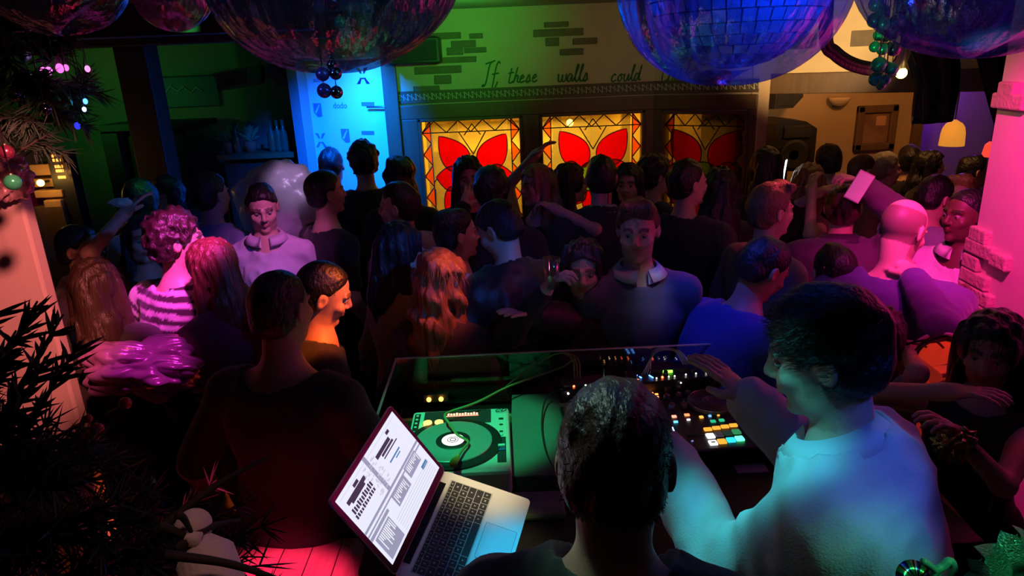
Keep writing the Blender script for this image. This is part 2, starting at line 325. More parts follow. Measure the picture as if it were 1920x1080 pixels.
# stained glass windows ----------------------------------------------------
G_amber = glass('amber_pattern_glass', (1, 0.90, 0.55), 0.82, 0.1, 0.8); G_red = glass('red_glass', (0.75, 0.03, 0.015), 0.45, 0.2, 0.97); G_green = glass('lime_glass', (0.35, 0.55, 0.03), 0.45, 0.2, 0.97)
G_orange = glass('orange_border_glass', (0.95, 0.38, 0.12), 0.62, 0.12, 0.9)
def petal(cx, cz, ang, L, Wd, n=14):
    out = []
    for i in range(n+1):
        t = i/n; out.append((t*L, Wd*math.sin(math.pi*t**0.78)**0.85))
    pts = out+[(a, -b) for a, b in out[-2:0:-1]]; ca, sa = math.cos(ang), math.sin(ang)
    return [(cx+a*ca-b*sa, cz+a*sa+b*ca) for a, b in pts]
def window(n, M, x0, x1, z0, z1):
    fr = MB(); t = 0.022
    fr.box((x0, -0.034, z1-t), (x1, 0.05, z1), M, 0.004); fr.box((x0, -0.034, z0), (x1, 0.05, z0+t), M, 0.004)
    fr.box((x0, -0.034, z0), (x0+t, 0.05, z1), M, 0.004); fr.box((x1-t, -0.034, z0), (x1, 0.05, z1), M, 0.004)
    o = struct(fr.build('window_%d' % n, M_wood)); W = x1-x0; cx = (x0+x1)/2+0.01; cz = z1-0.47; y = 0.02
    b = 0.105
    MB().box((x0+t, y, z0+t), (x1-t, y+0.004, z1-t), M).build('clear_pane', G_amber, o)
    # zigzag border strips of orange glass in the four sides
    zz = MB(); ld = MB()
    def lead(p, q, w=0.0042): ld.tube([M @ Vector((p[0], y-0.006, p[1])), M @ Vector((q[0], y-0.006, q[1]))], w, 6)
    nx, nz = 4, 6
    for j in range(nx):
        a = x0+t+(W-2*t)*j/nx; c = x0+t+(W-2*t)*(j+1)/nx; mid = (a+c)/2
        for zo, zi in ((z1-t, z1-b), (z0+t, z0+b)):
            lead((a, zi), (mid, zo)); lead((mid, zo), (c, zi))
    for j in range(nz):
        a = z0+t+(z1-z0-2*t)*j/nz; c = z0+t+(z1-z0-2*t)*(j+1)/nz; mid = (a+c)/2
        for xo, xi in ((x0+t, x0+b*0.8), (x1-t, x1-b*0.8)):
            lead((xi, a), (xo, mid)); lead((xo, mid), (xi, c))
            zz.slab([(xi, a), (xo, mid), (xi, c)] if xo < xi else [(xi, c), (xo, mid), (xi, a)], 'y', 0.004, M @ Matrix.Translation((0, y-0.003, 0)))
    zz.build('orange_border', G_orange, o)
    for xx in (x0+b*0.8, x1-b*0.8): lead((xx, z0+t), (xx, z1-t))
    for zz_ in (z0+b, z1-b): lead((x0+t, zz_), (x1-t, zz_))
    lead((cx-0.10, z1-b), (cx, z1-0.27)); lead((cx+0.10, z1-b), (cx, z1-0.27)); lead((cx-0.06, cz+0.34), (cx, cz+0.42)); lead((cx+0.06, cz+0.34), (cx, cz+0.42))
    lead((x0+b*0.8, cz), (cx-0.28, cz+0.03)); lead((x1-b*0.8, cz), (cx+0.28, cz+0.03)); lead((cx-0.30, cz-0.05), (x0+b*0.8, cz-0.2)); lead((cx+0.30, cz-0.05), (x1-b*0.8, cz-0.2))
    ld.build('lead_lines', M_lead, o)
    for a, L, Wd in ((54, 0.33, 0.105), (126, 0.33, 0.105), (8, 0.20, 0.095), (172, 0.20, 0.095), (-40, 0.22, 0.095), (220, 0.22, 0.095), (270, 0.24, 0.085)):
        pl = petal(cx+.09*math.cos(R(a)), cz+.09*math.sin(R(a)), R(a), L, Wd); p = MB(); p.slab(pl, 'y', 0.004, M @ Matrix.Translation((0, y-0.010, 0))); po = p.build('petal', G_red, o)
        e = MB(); e.tube([M @ Vector((q[0], y-0.012, q[1])) for q in pl], 0.0038, 6, True); e.build('petal_outline', M_lead, po)
    c = [(cx+0.115*math.cos(k*math.pi/12), cz+0.115*math.sin(k*math.pi/12)) for k in range(24)]
    p = MB(); p.slab(c, 'y', 0.004, M @ Matrix.Translation((0, y-0.016, 0))); co = p.build('flower_centre', G_green, o)
    e = MB(); e.tube([M @ Vector((q[0], y-0.018, q[1])) for q in c], 0.0038, 6, True); e.build('centre_outline', M_lead, co)
window(1, MF, 0.145, 0.905, WZ0, WZ1); window(2, MF, 1.03, 1.80, WZ0, WZ1); window(3, MG, 0.065, 0.69, WZ0, WZ1-0.01)
# the lit room behind the panes
M_back = mat('back_room_wall', (0.75, 0.60, 0.22), 0.9, noise=0.25, nscale=2)
struct(MB().box((-0.80, 6.6, 0), (1.64, 6.7, H)).build('wall_back_room', M_back))
struct(MB().box((-0.80, 5.36, 0), (-0.72, 6.6, H)).build('wall_back_room_side', M_back))
struct(MB().box((1.42, 5.12, 0), (1.5, 6.6, H)).build('wall_back_room_partition', mat('brown_partition', (0.12, 0.08, 0.035), 0.9)))
t = empty('bar_shelf', (-0.25, 6.5, 0), 'pale shelf unit seen through the left and middle flower windows', 'shelf')
for z in (1.25, 1.55, 1.85): MB().box((-0.7, 6.42, z), (0.75, 6.6, z+0.03)).build('shelf_board', M_wood, t)
for x in (-0.7, 0.0, 0.75): MB().box((x-0.02, 6.40, 0), (x+0.02, 6.6, 2.1)).build('shelf_post', M_wood, t)
for x in (-0.42, 0.42, 0.98):
    tag(MB().box((x-0.035, 5.75, 0), (x+0.035, 5.82, H)).build('wooden_post', M_wood), {-0.42: 'wooden post seen through the left flower window', 0.42: 'wooden post beside the lamp seen through the middle flower window', 0.98: 'wooden post at the right edge of the middle flower window'}[x], 'post')
p = at(1066, 228, y=5.9)
t = empty('wall_lamp', (p.x, 5.75, p.z), 'small glowing lamp seen at the top of the middle flower window', 'lamp')
MB().sphere(p+Vector((0, -0.12, 0)), 0.028).build('bulb', glow('warm_bulb', (1, 0.62, 0.18), 14), t); MB().tube([p+Vector((0, -0.12, 0.028)), p+Vector((0, -0.12, 0.3)), Vector((p.x, 5.78, H))], 0.008).build('cord', M_black, t)

# blue-lit sponsor panel and its niche --------------------------------------
pA = at(563, 300, y=5.55); PA = Vector((-1.52, 5.62, 0)); PB = Vector((-0.84, 5.25, 0)); MPn = frame_at(PA, PB-PA); PL = (PB-PA).length
PT = 2.43
pan = tag(MB().box((0, 0, 0.0), (PL, 0.03, PT), MPn).build('sponsor_panel', mat('white_panel', (0.75, 0.78, 0.8), 0.5)), 'tall white sponsor panel lit bright blue left of the flower windows', 'panel')
M_ink = mat('navy_print', (0.01, 0.02, 0.09), 0.6); M_ink2 = mat('faded_print', (0.16, 0.2, 0.34), 0.6)
def on_panel(px, py):
    # where the view ray meets the panel plane, in panel coordinates
    v = (at(px, py, d=1)-Vector((0, 0, CZ))); n = MPn.to_3x3() @ Vector((0, -1, 0)); t = (PA-Vector((0, 0, CZ))).dot(n)/v.dot(n); q = MPn.inverted() @ (Vector((0, 0, CZ))+v*t); return q.x, q.z
def emblem(px, py, s, m):
    x, z = on_panel(px, py); k = MB(); T = MPn @ Matrix.Translation((x, -0.003, z))
    for sg in (-1, 1):
        k.slab([(sg*0.006*s, 0.012*s), (sg*0.02*s, 0.012*s), (sg*0.055*s, 0.055*s), (sg*0.02*s, 0.05*s)][::sg], 'y', 0.002, T)
        k.slab([(sg*0.012*s, -0.025*s), (sg*0.028*s, -0.025*s), (sg*0.062*s, -0.062*s), (sg*0.03*s, -0.062*s)][::sg], 'y', 0.002, T)
        k.slab([(sg*0.0*s, -0.018*s), (sg*0.028*s, -0.018*s), (sg*0.026*s, -0.027*s), (sg*0.0*s, -0.027*s)][::sg], 'y', 0.002, T)
    k.build('emblem', m, pan)
emblem(680, 141, 1.0, M_ink); emblem(602, 262, 0.95, M_ink2)
for px, py in ((596, 206), (648, 254)):
    x, z = on_panel(px, py); k = MB(); T = MPn @ Matrix.Translation((x, -0.003, z))
    k.slab([(-0.04, 0.05), (-0.04, -0.02), (0.0, -0.055), (0.04, -0.05), (0.04, 0.05)], 'y', 0.002, T); o = k.build('shield_emblem', M_ink2, pan)
    k = MB(); T2 = MPn @ Matrix.Translation((x, -0.006, z)); k.slab([(-0.03, -0.018), (0.02, 0.04), (0.03, 0.04), (-0.015, -0.03)], 'y', 0.002, T2); k.build('shield_stripe', mat('pale_print', (0.6, 0.65, 0.75), 0.6), o)
def print_word(txt, px, py, size, m, parent=None, M=None, xz=None, name='printed_word', shear=0.0):
    cu = bpy.data.curves.new('w', 'FONT'); cu.body = txt; cu.size = size; cu.extrude = 0.0008; cu.align_x = 'CENTER'; cu.align_y = 'CENTER'; cu.shear = shear; cu.resolution_u = 2
    tmp = bpy.data.objects.new('w', cu); C.objects.link(tmp); dg = bpy.context.evaluated_depsgraph_get(); me = bpy.data.meshes.new_from_object(tmp.evaluated_get(dg)); bpy.data.objects.remove(tmp)
    if xz is None: xz = on_panel(px, py); M = MPn
    me.transform(M @ Matrix.Translation((xz[0], -0.003, xz[1])) @ Matrix.Rotation(R(90), 4, 'X')); me.materials.clear(); me.materials.append(m); me.name = name
    o = bpy.data.objects.new(name, me); C.objects.link(o)
    if parent: 
        o.parent = parent; top = parent
        while top.parent: top = top.parent
        me.transform(Matrix.Translation(-top.location))
    return o
print_word('asics', 596, 150, 0.05, M_ink2, pan); print_word('dodo', 638, 198, 0.065, M_ink2, pan)
for px, py in ((690, 195), (690, 249)):
    x, z = on_panel(px, py); MB().box((x-0.06, -0.003, z-0.014), (x+0.06, 0, z+0.014), MPn).build('faded_name_strip', M_ink2, pan)
x, z = on_panel(703, 200); MB().tube([MPn @ Vector((x-0.05, -0.03, z)), MPn @ Vector((PL-0.01, -0.03, z)), MPn @ Vector((PL-0.01, 0.0, z))], 0.008).build('grab_handle', mat('grey_metal', (0.3, 0.3, 0.32), 0.35, 0.9), pan)
struct(MB().box((-0.10, -0.10, 0), (0.0, 0.06, H), MPn).build('trim_5', mat('panel_post', (0.25, 0.27, 0.32), 0.7)))
struct(MB().box((-0.86, WY-0.06, 0), (-0.76, WY+0.12, H)).build('trim_6', M_wood))
struct(MB().box((0, -0.01, PT), (PL+0.05, 0.05, H), MPn).build('wall_above_panel', M_wall))

# left depths -----------------------------------------------------------------
LY = 6.3
struct(MB().box((-7, LY, 0), (-1.45, LY+0.12, H)).build('wall_left_far', mat('grey_plaster', (0.22, 0.22, 0.17), 0.9, noise=0.2, nscale=2)))
p = at(205, 40, d=4.7); q = at(262, 330, d=4.7)
tag(MB().box((p.x-0.02, p.y, 0), (p.x+0.20, p.y+0.2, H), None, 0.01).build('timber_post', M_beam), 'thick dark timber post standing at the far left of the room', 'post')
# ceiling beams over the left side
for i, (y, lab) in enumerate(((3.9, 'dark ceiling beam over the left of the room, nearer one'), (5.0, 'dark ceiling beam over the left of the room, farther one'))):
    tag(MB().box((-7, y, H-0.16), (-1.0, y+0.16, H), None, 0.008).build('ceiling_beam', M_beam), lab, 'beam')
struct(MB().box((-5.2, 6.18, 0), (-4.2, 6.3, 1.55)).build('trim_8', mat('maroon_paint', (0.22, 0.05, 0.045), 0.8, noise=0.2)))
# left near pillar
pl_e = at(75, 360, d=2.45)
struct(MB().box((-2.8, 2.38, 0), (pl_e.x-.02, 2.44, 2.0), None, 0.01).build('wall_pillar_left', mat('pillar_plaster', (0.62, 0.48, 0.42), 0.85, noise=0.08)))

# right side ------------------------------------------------------------------
RY = 6.35
M_rw = mat('ochre_plaster', (0.42, 0.30, 0.17), 0.9, noise=0.15, nscale=2)
m = MB(); m.box((1.62, RY, 0), (3.75, RY+0.12, H)); m.box((3.75, RY, 2.30), (4.55, RY+0.12, H)); m.box((4.55, RY, 0), (7, RY+0.12, H))
struct(m.build('wall_right_far', M_rw))
struct(MB().box((1.66, 4.80, 0), (1.78, RY, H)).build('wall_return', M_rw))
struct(MB().box((3.5, 6.9, 0), (4.8, 7.0, H)).build('wall_niche', mat('violet_plaster', (0.25, 0.2, 0.3), 0.9)))
m = MB(); m.box((3.66, RY-0.03, 0), (3.75, RY, 2.36)); m.box((4.55, RY-0.03, 0), (4.63, RY, 2.36)); m.box((3.66, RY-0.03, 2.30), (4.63, RY, 2.38)); struct(m.build('door_1', M_wood))
# soffit with timber underside crossing the right of the room
s0 = at(1290, 128, y=5.6); s1 = at(1640, 160, y=4.9)
MS = frame_at((s0.x-0.2, s0.y, 0), (s1.x-s0.x, s1.y-s0.y, 0))
struct(MB().box((0, 0, 2.20), (4.6, 0.25, H), MS).build('trim_9', mat('soffit_cream', (0.62, 0.50, 0.28), 0.85, noise=0.1)))
k = MB()
for a in range(9): k.box((0.35+a*0.48, -0.006, 2.36), (0.62+a*0.48, 0.0, 2.46), MS, 0.003)
k.build('soffit_brick', M_brick, bpy.data.objects['trim_9'])
tag(MB().box((0, -0.02, 2.06), (4.6, 0.27, 2.2), MS, 0.006).build('timber_lintel', M_wood), 'long dark timber lintel under the cream soffit on the right', 'beam')
# right near pillar with brick slips
E0 = at(1845, 350, d=3.0); ED = Vector((-0.10, -1.0, 0)).normalized(); MPl = frame_at((E0.x, E0.y, 0), ED, (0, 0, 1))
pil = struct(MB().box((0, 0, 0), (1.6, 0.5, H), MPl).build('wall_pillar_right', mat('pillar_plaster_pink', (0.66, 0.52, 0.46), 0.8, noise=0.06, bump=0.1)))
def on_plane(px, py, M):
    v = at(px, py, d=1)-Vector((0, 0, CZ)); n = M.to_3x3() @ Vector((0, 1, 0)); o = M.translation
    t = (o-Vector((0, 0, CZ))).dot(n)/v.dot(n); return M.inverted() @ (Vector((0, 0, CZ))+v*t)
M_slip = mat('brick_slip', (0.50, 0.33, 0.28), 0.85, noise=0.2, nscale=25, bump=0.8, bscale=45)
for px, py, L in ((1843, 441, .13), (1841, 466, .21), (1881, 490, .12), (1822, 488, .12), (1828, 519, .20), (1809, 537, .12), (1846, 558, .15), (1814, 566, .20), (1819, 602, .13), (1846, 586, .10), (1897, 168, .11), (1900, 190, .22)):
    q = on_plane(px, py, MPl); a = max(q.x-L/2, -0.03); b = MB(); b.box((a, -0.028, q.z-0.031), (a+L, 0.03 if a > -0.02 else 0.09, q.z+0.031), MPl, 0.008); b.build('brick_slip', M_slip, pil)

# ---------------------------------------------------------------- right-hand furnishings
def dome(name, c, r, h, mb_M): pass
p = at(1490, 268, y=5.75); t = empty('loudspeaker', (p.x, p.y, 0), 'large black loudspeaker on a stand against the ochre wall beside the flower windows', 'speaker')
b = MB(); b.slab([(p.x-.165, 1.40), (p.x+.175, 1.40), (p.x+.175, 1.74), (p.x+.08, 1.80), (p.x-.14, 1.83), (p.x-.165, 1.78)], 'y', 0.3, Matrix.Translation((0, p.y, 0))); b.build('cabinet', M_black, t)
M_grille = mat('speaker_grille', (0.02, 0.02, 0.024), 0.5, 0.4, bump=0.5, bscale=200)
b = MB(); b.lathe([(0.12, 0), (0.13, 0.012), (0.10, 0.014), (0.04, 0.0)], Matrix.Translation((p.x, p.y-0.002, 1.53)) @ Matrix.Rotation(R(90), 4, 'X')); b.build('woofer', M_grille, t)
b = MB(); b.box((p.x-.10, p.y-.015, 1.67), (p.x+.12, p.y, 1.77), None, .006); b.build('horn', M_grille, t)
MB().tube([(p.x, p.y+.15, 0.0), (p.x, p.y+.15, 1.41)], 0.018).build('stand_pole', M_black, t)
for a in (90, 210, 330): MB().tube([(p.x, p.y+.15, 0.55), (p.x+.32*math.cos(R(a)), p.y+.15+.32*math.sin(R(a)), 0.012)], 0.012).build('stand_leg', M_black, t)
MB().sphere((p.x+.10, p.y-.006, 1.56), 0.006, 8, 6).build('indicator_light', glow('blue_led', (0.1, 0.4, 1), 12), t)
p = at(1478, 178, y=6.1); t = empty('wall_speaker', tuple(p), 'small dark speaker mounted high on the ochre wall right of the film-wrapped mirror ball', 'speaker')
b = MB(); b.slab([(p.x-.11, p.z-.11), (p.x+.05, p.z-.11), (p.x+.13, p.z-.02), (p.x+.12, p.z+.06), (p.x+.04, p.z+.11), (p.x-.10, p.z+.11)], 'y', .16, Matrix.Translation((0, p.y, 0))); b.build('cabinet', M_black, t)
MB().tube([(p.x, p.y+.14, p.z), (p.x, RY, p.z)], .015).build('bracket', M_black, t)
b = MB(); b.box((p.x-.09, p.y-.006, p.z-.09), (p.x+.04, p.y, p.z+.09), None, .004); b.build('grille', M_grille, t)
p = at(1568, 188, y=RY); t = empty('wall_sconce', tuple(p), 'small unlit bowl sconce on the ochre wall above the framed picture', 'sconce')
b = MB(); b.lathe([(0.01, -.05), (.05, -.04), (.09, 0.0), (.10, .03), (.09, .03)], Matrix.Translation((p.x, RY-.06, p.z)) @ Matrix.Diagonal((1, .6, 1, 1))); b.build('bowl', mat('sconce_plaster', (.55, .42, .26), .8), t); MB().box((p.x-.03, RY-.02, p.z-.06), (p.x+.03, RY, p.z+.03)).build('wall_plate', M_wood, t)
p0 = at(1602, 284, y=RY-.05); p1 = at(1688, 196, y=RY-.05); t = empty('framed_picture', tuple((p0+p1)/2), 'dark-framed picture hanging on the ochre wall left of the violet niche', 'picture')
x0, z0, x1, z1 = p0.x, p0.z, p1.x, p1.z; b = MB(); fw = .065
b.box((x0, RY-.05, z0), (x0+fw, RY, z1), None, .012); b.box((x1-fw, RY-.05, z0), (x1, RY, z1), None, .012); b.box((x0, RY-.05, z1-fw), (x1, RY, z1), None, .012); b.box((x0, RY-.05, z0), (x1, RY, z0+fw), None, .012); b.build('frame', M_wood, t)
MB().box((x0+fw, RY-.02, z0+fw), (x1-fw, RY-.01, z1-fw)).build('print', mat('picture_print', (.22, .12, .08), .3, noise=.8, nscale=9), t)
MB().box(((x0+x1)/2+.0, RY-.023, (z0+z1)/2+.02), (x1-fw-.03, RY-.0205, z1-fw-.03)).build('pale_area', mat('picture_pale', (.55, .30, .18), .3, noise=.2), t)
p = at(1787, 250, y=5.95); t = empty('pendant_lamp', (p.x, p.y, H), 'glowing amber bell-shaped pendant lamp in front of the violet niche', 'lamp')
b = MB(); b.lathe([(.118, -.125), (.112, .0), (.10, .06), (.075, .10), (.035, .125), (.01, .14), (.008, .135), (.03, .118), (.07, .094), (.095, .055), (.107, .0), (.113, -.123)], Matrix.Translation(p) @ Matrix.Scale(.82, 4)); b.build('lamp_shade', mat('amber_shade', (.5, .28, .07), .6, noise=.25, nscale=14, emit=(1, .36, .04), estr=.62), t)
MB().tube([p+Vector((0, 0, .112)), (p.x, p.y, H)], .006).build('cord', M_black, t)
p = at(1857, 280, y=4.6); t = empty('red_lantern', (p.x, p.y, H), 'small red glowing lantern peeking out beside the pink pillar', 'lamp')
MB().lathe([(.03, -.05), (.045, -.03), (.035, .03), (.015, .05)], Matrix.Translation(p)).build('lamp_shade', glow('red_glow', (1, .05, .03), 1.3), t); MB().tube([p+Vector((0, 0, .05)), (p.x, p.y, H)], .005).build('cord', M_black, t)
p = at(1690, 137, y=3.2); t = empty('bare_bulb', (p.x, p.y, H), 'bare yellow glowing bulb behind the hanging green baubles', 'lamp')
MB().sphere(p, .024).build('bulb', glow('yellow_bulb', (1, .66, .12), 9), t); MB().tube([p+Vector((0, 0, .02)), p+Vector((0, 0, .06)), (p.x, p.y, H)], [.016, .016, .005]).build('cord', M_black, t)
point('bulb_light', p+Vector((0, -.06, 0)), (1, .6, .15), .8)

def cloth_strip(name, pts, width, fold, m, n=16, seg=6, side=(1, 0, 0)):
    """hanging bunched cloth: a closed pleated tube along a path"""
    path = smooth_path(pts, seg); b = MB(); vs = []; sd = Vector(side); M_ = len(path)
    for i, q in enumerate(path):
        t = i/(M_-1); wd = width[0]+(width[1]-width[0])*t if not callable(width) else width(t)
        tan = (path[min(i+1, M_-1)]-path[max(i-1, 0)]).normalized(); sx = (sd-tan*sd.dot(tan)).normalized(); sy = tan.cross(sx)
        for k in range(n*2):
            a = math.pi*k/n; rr = wd*(1+fold*math.sin(a*5+3*t)+.4*fold*math.sin(a*11+7*t))
            vs.append(q+sx*rr*math.cos(a)+sy*rr*.45*math.sin(a))
    N2 = n*2; fs = [(i*N2+k, i*N2+(k+1) % N2, (i+1)*N2+(k+1) % N2, (i+1)*N2+k) for i in range(M_-1) for k in range(N2)]
    fs += [tuple(range(N2))[::-1], tuple(range((M_-1)*N2, M_*N2))]; b.add(vs, fs, True); return b.build(name, m)
M_drape = mat('black_satin', (.012, .011, .013), .32, bump=.3, bscale=30, stretch=(4, 4, .5))
a0 = at(1720, 60, y=4.0); a1 = at(1745, 230, y=4.0)
tag(cloth_strip('black_drape', [(a0.x, 4.0, H), (a0.x+.02, 4.0, 2.5), (a1.x, 4.0, 2.2), (a1.x+.02, 4.0, a1.z)], (.14, .10), .2, M_drape), 'black satin drape bunch hanging beside the green baubles', 'drape')
a0 = at(1845, 60, y=3.9); a1 = at(1885, 230, y=3.9)
tag(cloth_strip('black_drape', [(a0.x, 3.9, H), (a0.x, 3.9, 2.52), (a0.x+.06, 3.9, 2.35), (a1.x+.02, 3.9, a1.z)], (.14, .06), .2, M_drape), 'black drape gathered against the top of the pink pillar', 'drape')
q = [at(x, y, y=3.2) for x, y in ((1548, 70), (1565, 100), (1600, 122), (1650, 130), (1690, 110))]
tag(cloth_strip('black_swag', [Vector((q[0].x-.02, 3.2, H))]+q+[Vector((q[-1].x+.05, 3.2, H))], lambda t: .028, .15, M_drape), 'narrow black swag looping under the cream soffit', 'drape')

# ================================================================ DJ BOOTH
TZ = 1.10
booth = empty('dj_booth', (0.35, 1.95, 0), 'long black DJ booth table carrying the decks and the laptop', 'booth')
gA = at(745, 672, z=1.30); gB = at(1436, 640, z=1.30); gL = at(662, 1010, z=1.30)
MBo = frame_at((gA.x, gA.y, 0), gB-gA); BL = (gB-gA).length; ld_ = MBo.inverted() @ Vector((gL.x, gL.y, 0))
M_bt = mat('booth_black', (.010, .010, .011), .35, noise=.3, nscale=5, bump=.05)
b = MB(); b.box((0.0, -0.93, TZ-.04), (BL+.25, -.02, TZ), MBo, .006); b.build('table_top', M_bt, booth)
b = MB(); b.box((0.0, -.05, .15), (BL+.25, -.02, TZ-.04), MBo); b.box((0, -.93, .15), (.03, -.05, TZ-.04), MBo); b.box((BL+.22, -.93, .15), (BL+.25, -.05, TZ-.04), MBo); b.build('panel', M_bt, booth)
M_glass = glass('clear_glass', (.9, .95, .95), .93, .04, .1); M_edge = mat('glass_edge', (.5, .55, .55), .2, emit=None)
b = MB(); b.box((0, -.008, TZ-.1), (BL+.2, 0, 1.30), MBo); gs = empty('glass_screen', (gA.x, gA.y, TZ), 'low clear glass screen standing along the front and left edge of the DJ booth', 'glass'); b.build('front_pane', M_glass, gs)
b = MB(); b.box((0, -.009, 1.30), (BL+.2, .001, 1.303), MBo); b.box((-.008, -.92, 1.30), (0, .001, 1.303), MBo); b.build('glass_edge', M_edge, gs)
b = MB(); b.box((-.008, -.92, TZ-.1), (0, 0, 1.30), MBo); b.build('side_pane', M_glass, gs)
b = MB(); b.box((0.02, -.17, TZ), (BL+.05, -.15, TZ+.025), MBo); b.build('timber_lip', mat('tan_wood', (.36, .2, .09), .5, noise=.3, stretch=(1, 8, 8)), booth)
b = MB(); b.box((.10, -.10, 1.16), (.19, -.08, 1.19), MBo); b.build('amber_lamp_housing', M_black, booth)
for dx in (.12, .165): b = MB(); b.sphere(MBo @ Vector((dx, -.108, 1.175)), .009, 10, 8); b.build('amber_lamp', glow('amber_lamp', (1, .42, .06), 5), booth)
# riser the DJs stand on
struct(MB().box((-.45, -.3, 0), (2.2, 1.50, .15), None, .008).build('floor_riser', planks('riser_planks', (.30, .17, .08), .12)))
b = MB(); rl0 = at(1712, 872, z=1.05); rl1 = at(1830, 1010, z=1.05); b.box((0, -.012, -.02), ((rl1-rl0).length+.35, .012, .0), frame_at(rl0+Vector((0, 0, 0)), rl1-rl0))
rail = empty('wooden_rail', (rl0.x, rl0.y, 0), 'narrow wooden handrail running down beside the DJ in the pale shirt', 'rail'); b.build('handrail', mat('rail_wood', (.40, .24, .10), .5, noise=.3), rail)
for t_ in (.03, .99):
    q = rl0.lerp(rl1, t_); MB().tube([(q.x, q.y, .0 if t_ > 2 else .15), (q.x, q.y, 1.03)], .014).build('post', M_wood, rail)

M_stp = planks('side_boards', (.42, .30, .24), .085)
b = MB(); b.box((-1.02, 1.22, .95), (-.43, 1.80, .98), None, .005); sdt = empty('side_table', (-.72, 1.5, 0), 'pink-lit plank-topped side table at the lower left beside the laptop', 'table'); b.build('plank_top', M_stp, sdt)
for x_ in (-.99, -.46):
    for y_ in (1.25, 1.77): MB().box((x_-.02, y_-.02, 0), (x_+.02, y_+.02, .95)).build('leg', M_wood, sdt)
# --- CD deck ------------------------------------------------------------------
dk = [at(*p, z=1.20) for p in ((768, 770), (940, 758), (950, 890), (783, 893))]
dM = frame_at(dk[0], dk[1]-dk[0]); DW = .335; DD = .40
dM = frame_at((dk[0]+dk[3])/2*0.5+(dk[1]+dk[2])/2*.5, (dk[1]-dk[0])+(dk[2]-dk[3]))
deck = empty('cd_deck', (dM.translation.x, dM.translation.y, TZ), 'silver CD turntable deck lit green with a big jog wheel, left of the laptop-side cable', 'deck')
M_sil = mat('silver_plastic', (.62, .64, .63), .42, .2); M_dgrey = mat('dark_panel', (.03, .03, .034), .4)
b = MB(); b.box((-DW/2, -DD/2, -.085), (DW/2, DD/2, 0), dM, .012); b.build('chassis', M_sil, deck)
for sx in (-.12, .12):
    for sy in (-.15, .15): b = MB(); b.lathe([(.02, -.1), (.022, -.085)], dM @ Matrix.Translation((sx, sy, 0)), 12); b.build('foot', M_black, deck)
b = MB(); b.box((-.125, .095, -.002), (.105, .185, .003), dM, .002); dp = b.build('display_panel', M_dgrey, deck)
for i in range(11):
    b = MB(); b.box((-.045+i*.0098, .150, .003), (-.045+i*.0098+.0065, .150+(.012 if i % 3 else .016), .0042), dM); b.build('display_digit', glow('display_red', (1, .35, .22), 3.2 if i < 8 else 2), dp)
b = MB(); b.box((-.05, .143, .003), (.062, .146, .0042), dM); b.build('display_line', glow('display_red2', (1, .28, .18), 2.2), dp)
JC = (-.015, -.035)
for nm, r0, z0_, z1_, m_ in (('jog_ring', .155, 0, .006, M_black), ('jog_wheel', .125, .006, .013, mat('jog_grey', (.34, .36, .36), .35, .4)), ('jog_centre', .055, .013, .015, M_black)):
    b = MB(); b.lathe([(r0, z0_-.003), (r0, z1_), (r0-.004, z1_+.001), (.001, z1_+.001)], dM @ Matrix.Translation((JC[0], JC[1], 0)), 48); b.build(nm, m_, deck)
b = MB(); b.lathe([(.036, .015), (.036, .0165), (.001, .0165)], dM @ Matrix.Translation((JC[0], JC[1], 0)), 32); jd = b.build('jog_display', glow('white_display', (1, 1, .95), 1.6), deck)
b = MB(); b.tube([dM @ Vector((JC[0]+.017*math.cos(a), JC[1]+.017*math.sin(a), .017)) for a in np.linspace(0, 6.28, 20)[:-1]], .0012, 4, True); b.tube([dM @ Vector((JC[0]+.009*math.cos(a), JC[1]+.009*math.sin(a), .017)) for a in np.linspace(0, 6.28, 14)[:-1]], .0016, 4, True); b.build('display_rings', M_black, jd)
for dx in (-.108, -.070): b = MB(); b.lathe([(.015, 0), (.0145, .009), (.001, .010)], dM @ Matrix.Translation((dx, .098, .002)), 20); b.build('cue_button', glow('amber_button', (1, .55, .12), 2.6), deck)
b = MB(); b.box((-.158, .06, -.001), (-.138, .175, .002), dM, .004); bp_ = b.build('button_strip', M_black, deck)
for i in range(4): b = MB(); b.lathe([(.005, 0), (.005, .003), (.001, .003)], dM @ Matrix.Translation((-.148, .08+i*.026, .002)), 10); b.build('button', M_sil, bp_)
b = MB(); b.box((.125, -.155, -.001), (.153, -.005, .002), dM, .003); sl = b.build('pitch_slider', M_dgrey, deck)
b = MB(); b.box((.128, -.075, .002), (.150, -.064, .012), dM, .002); b.build('slider_cap', M_sil, sl)
b = MB(); b.box((.127, -.092, .002), (.151, -.080, .006), dM, .001); b.build('slider_mark', mat('blue_mark', (.02, .08, .35), .4), sl)
for k_, (x_, y_, s_) in enumerate(((.139, .115, .008), (.139, .075, .006), (.139, .03, .006))): b = MB(); b.box((x_-s_, y_-s_*.6, 0), (x_+s_, y_+s_*.6, .003), dM, .001); b.build('button', M_black, deck)
b = MB(); b.lathe([(.007, 0), (.006, .005), (.001, .005)], dM @ Matrix.Translation((.139, .008, 0)), 12); b.build('button', M_sil, deck)
print_word('CD', 0, 0, .028, M_black, deck, dM @ Matrix.Translation((.137, .165, .0035)) @ Matrix.Rotation(R(-90), 4, 'X'), (0, 0), 'deck_lettering', .3)
cbl = [dM @ Vector(p) for p in ((-.0, -.19, .035), (.02, -.12, .03), (.035, -.07, .028), (0.0, -.03, .03), (-.025, .02, .04), (-.045, .06, .05), (-.03, .11, .04), (.06, .17, .04))]+[at(960, 722, z=1.22), at(1050, 690, z=1.24), at(1075, 675, z=1.30), at(1080, 688, z=1.24), at(1085, 703, z=1.205)]
M_cab = mat('olive_cable', (.20, .21, .07), .5)
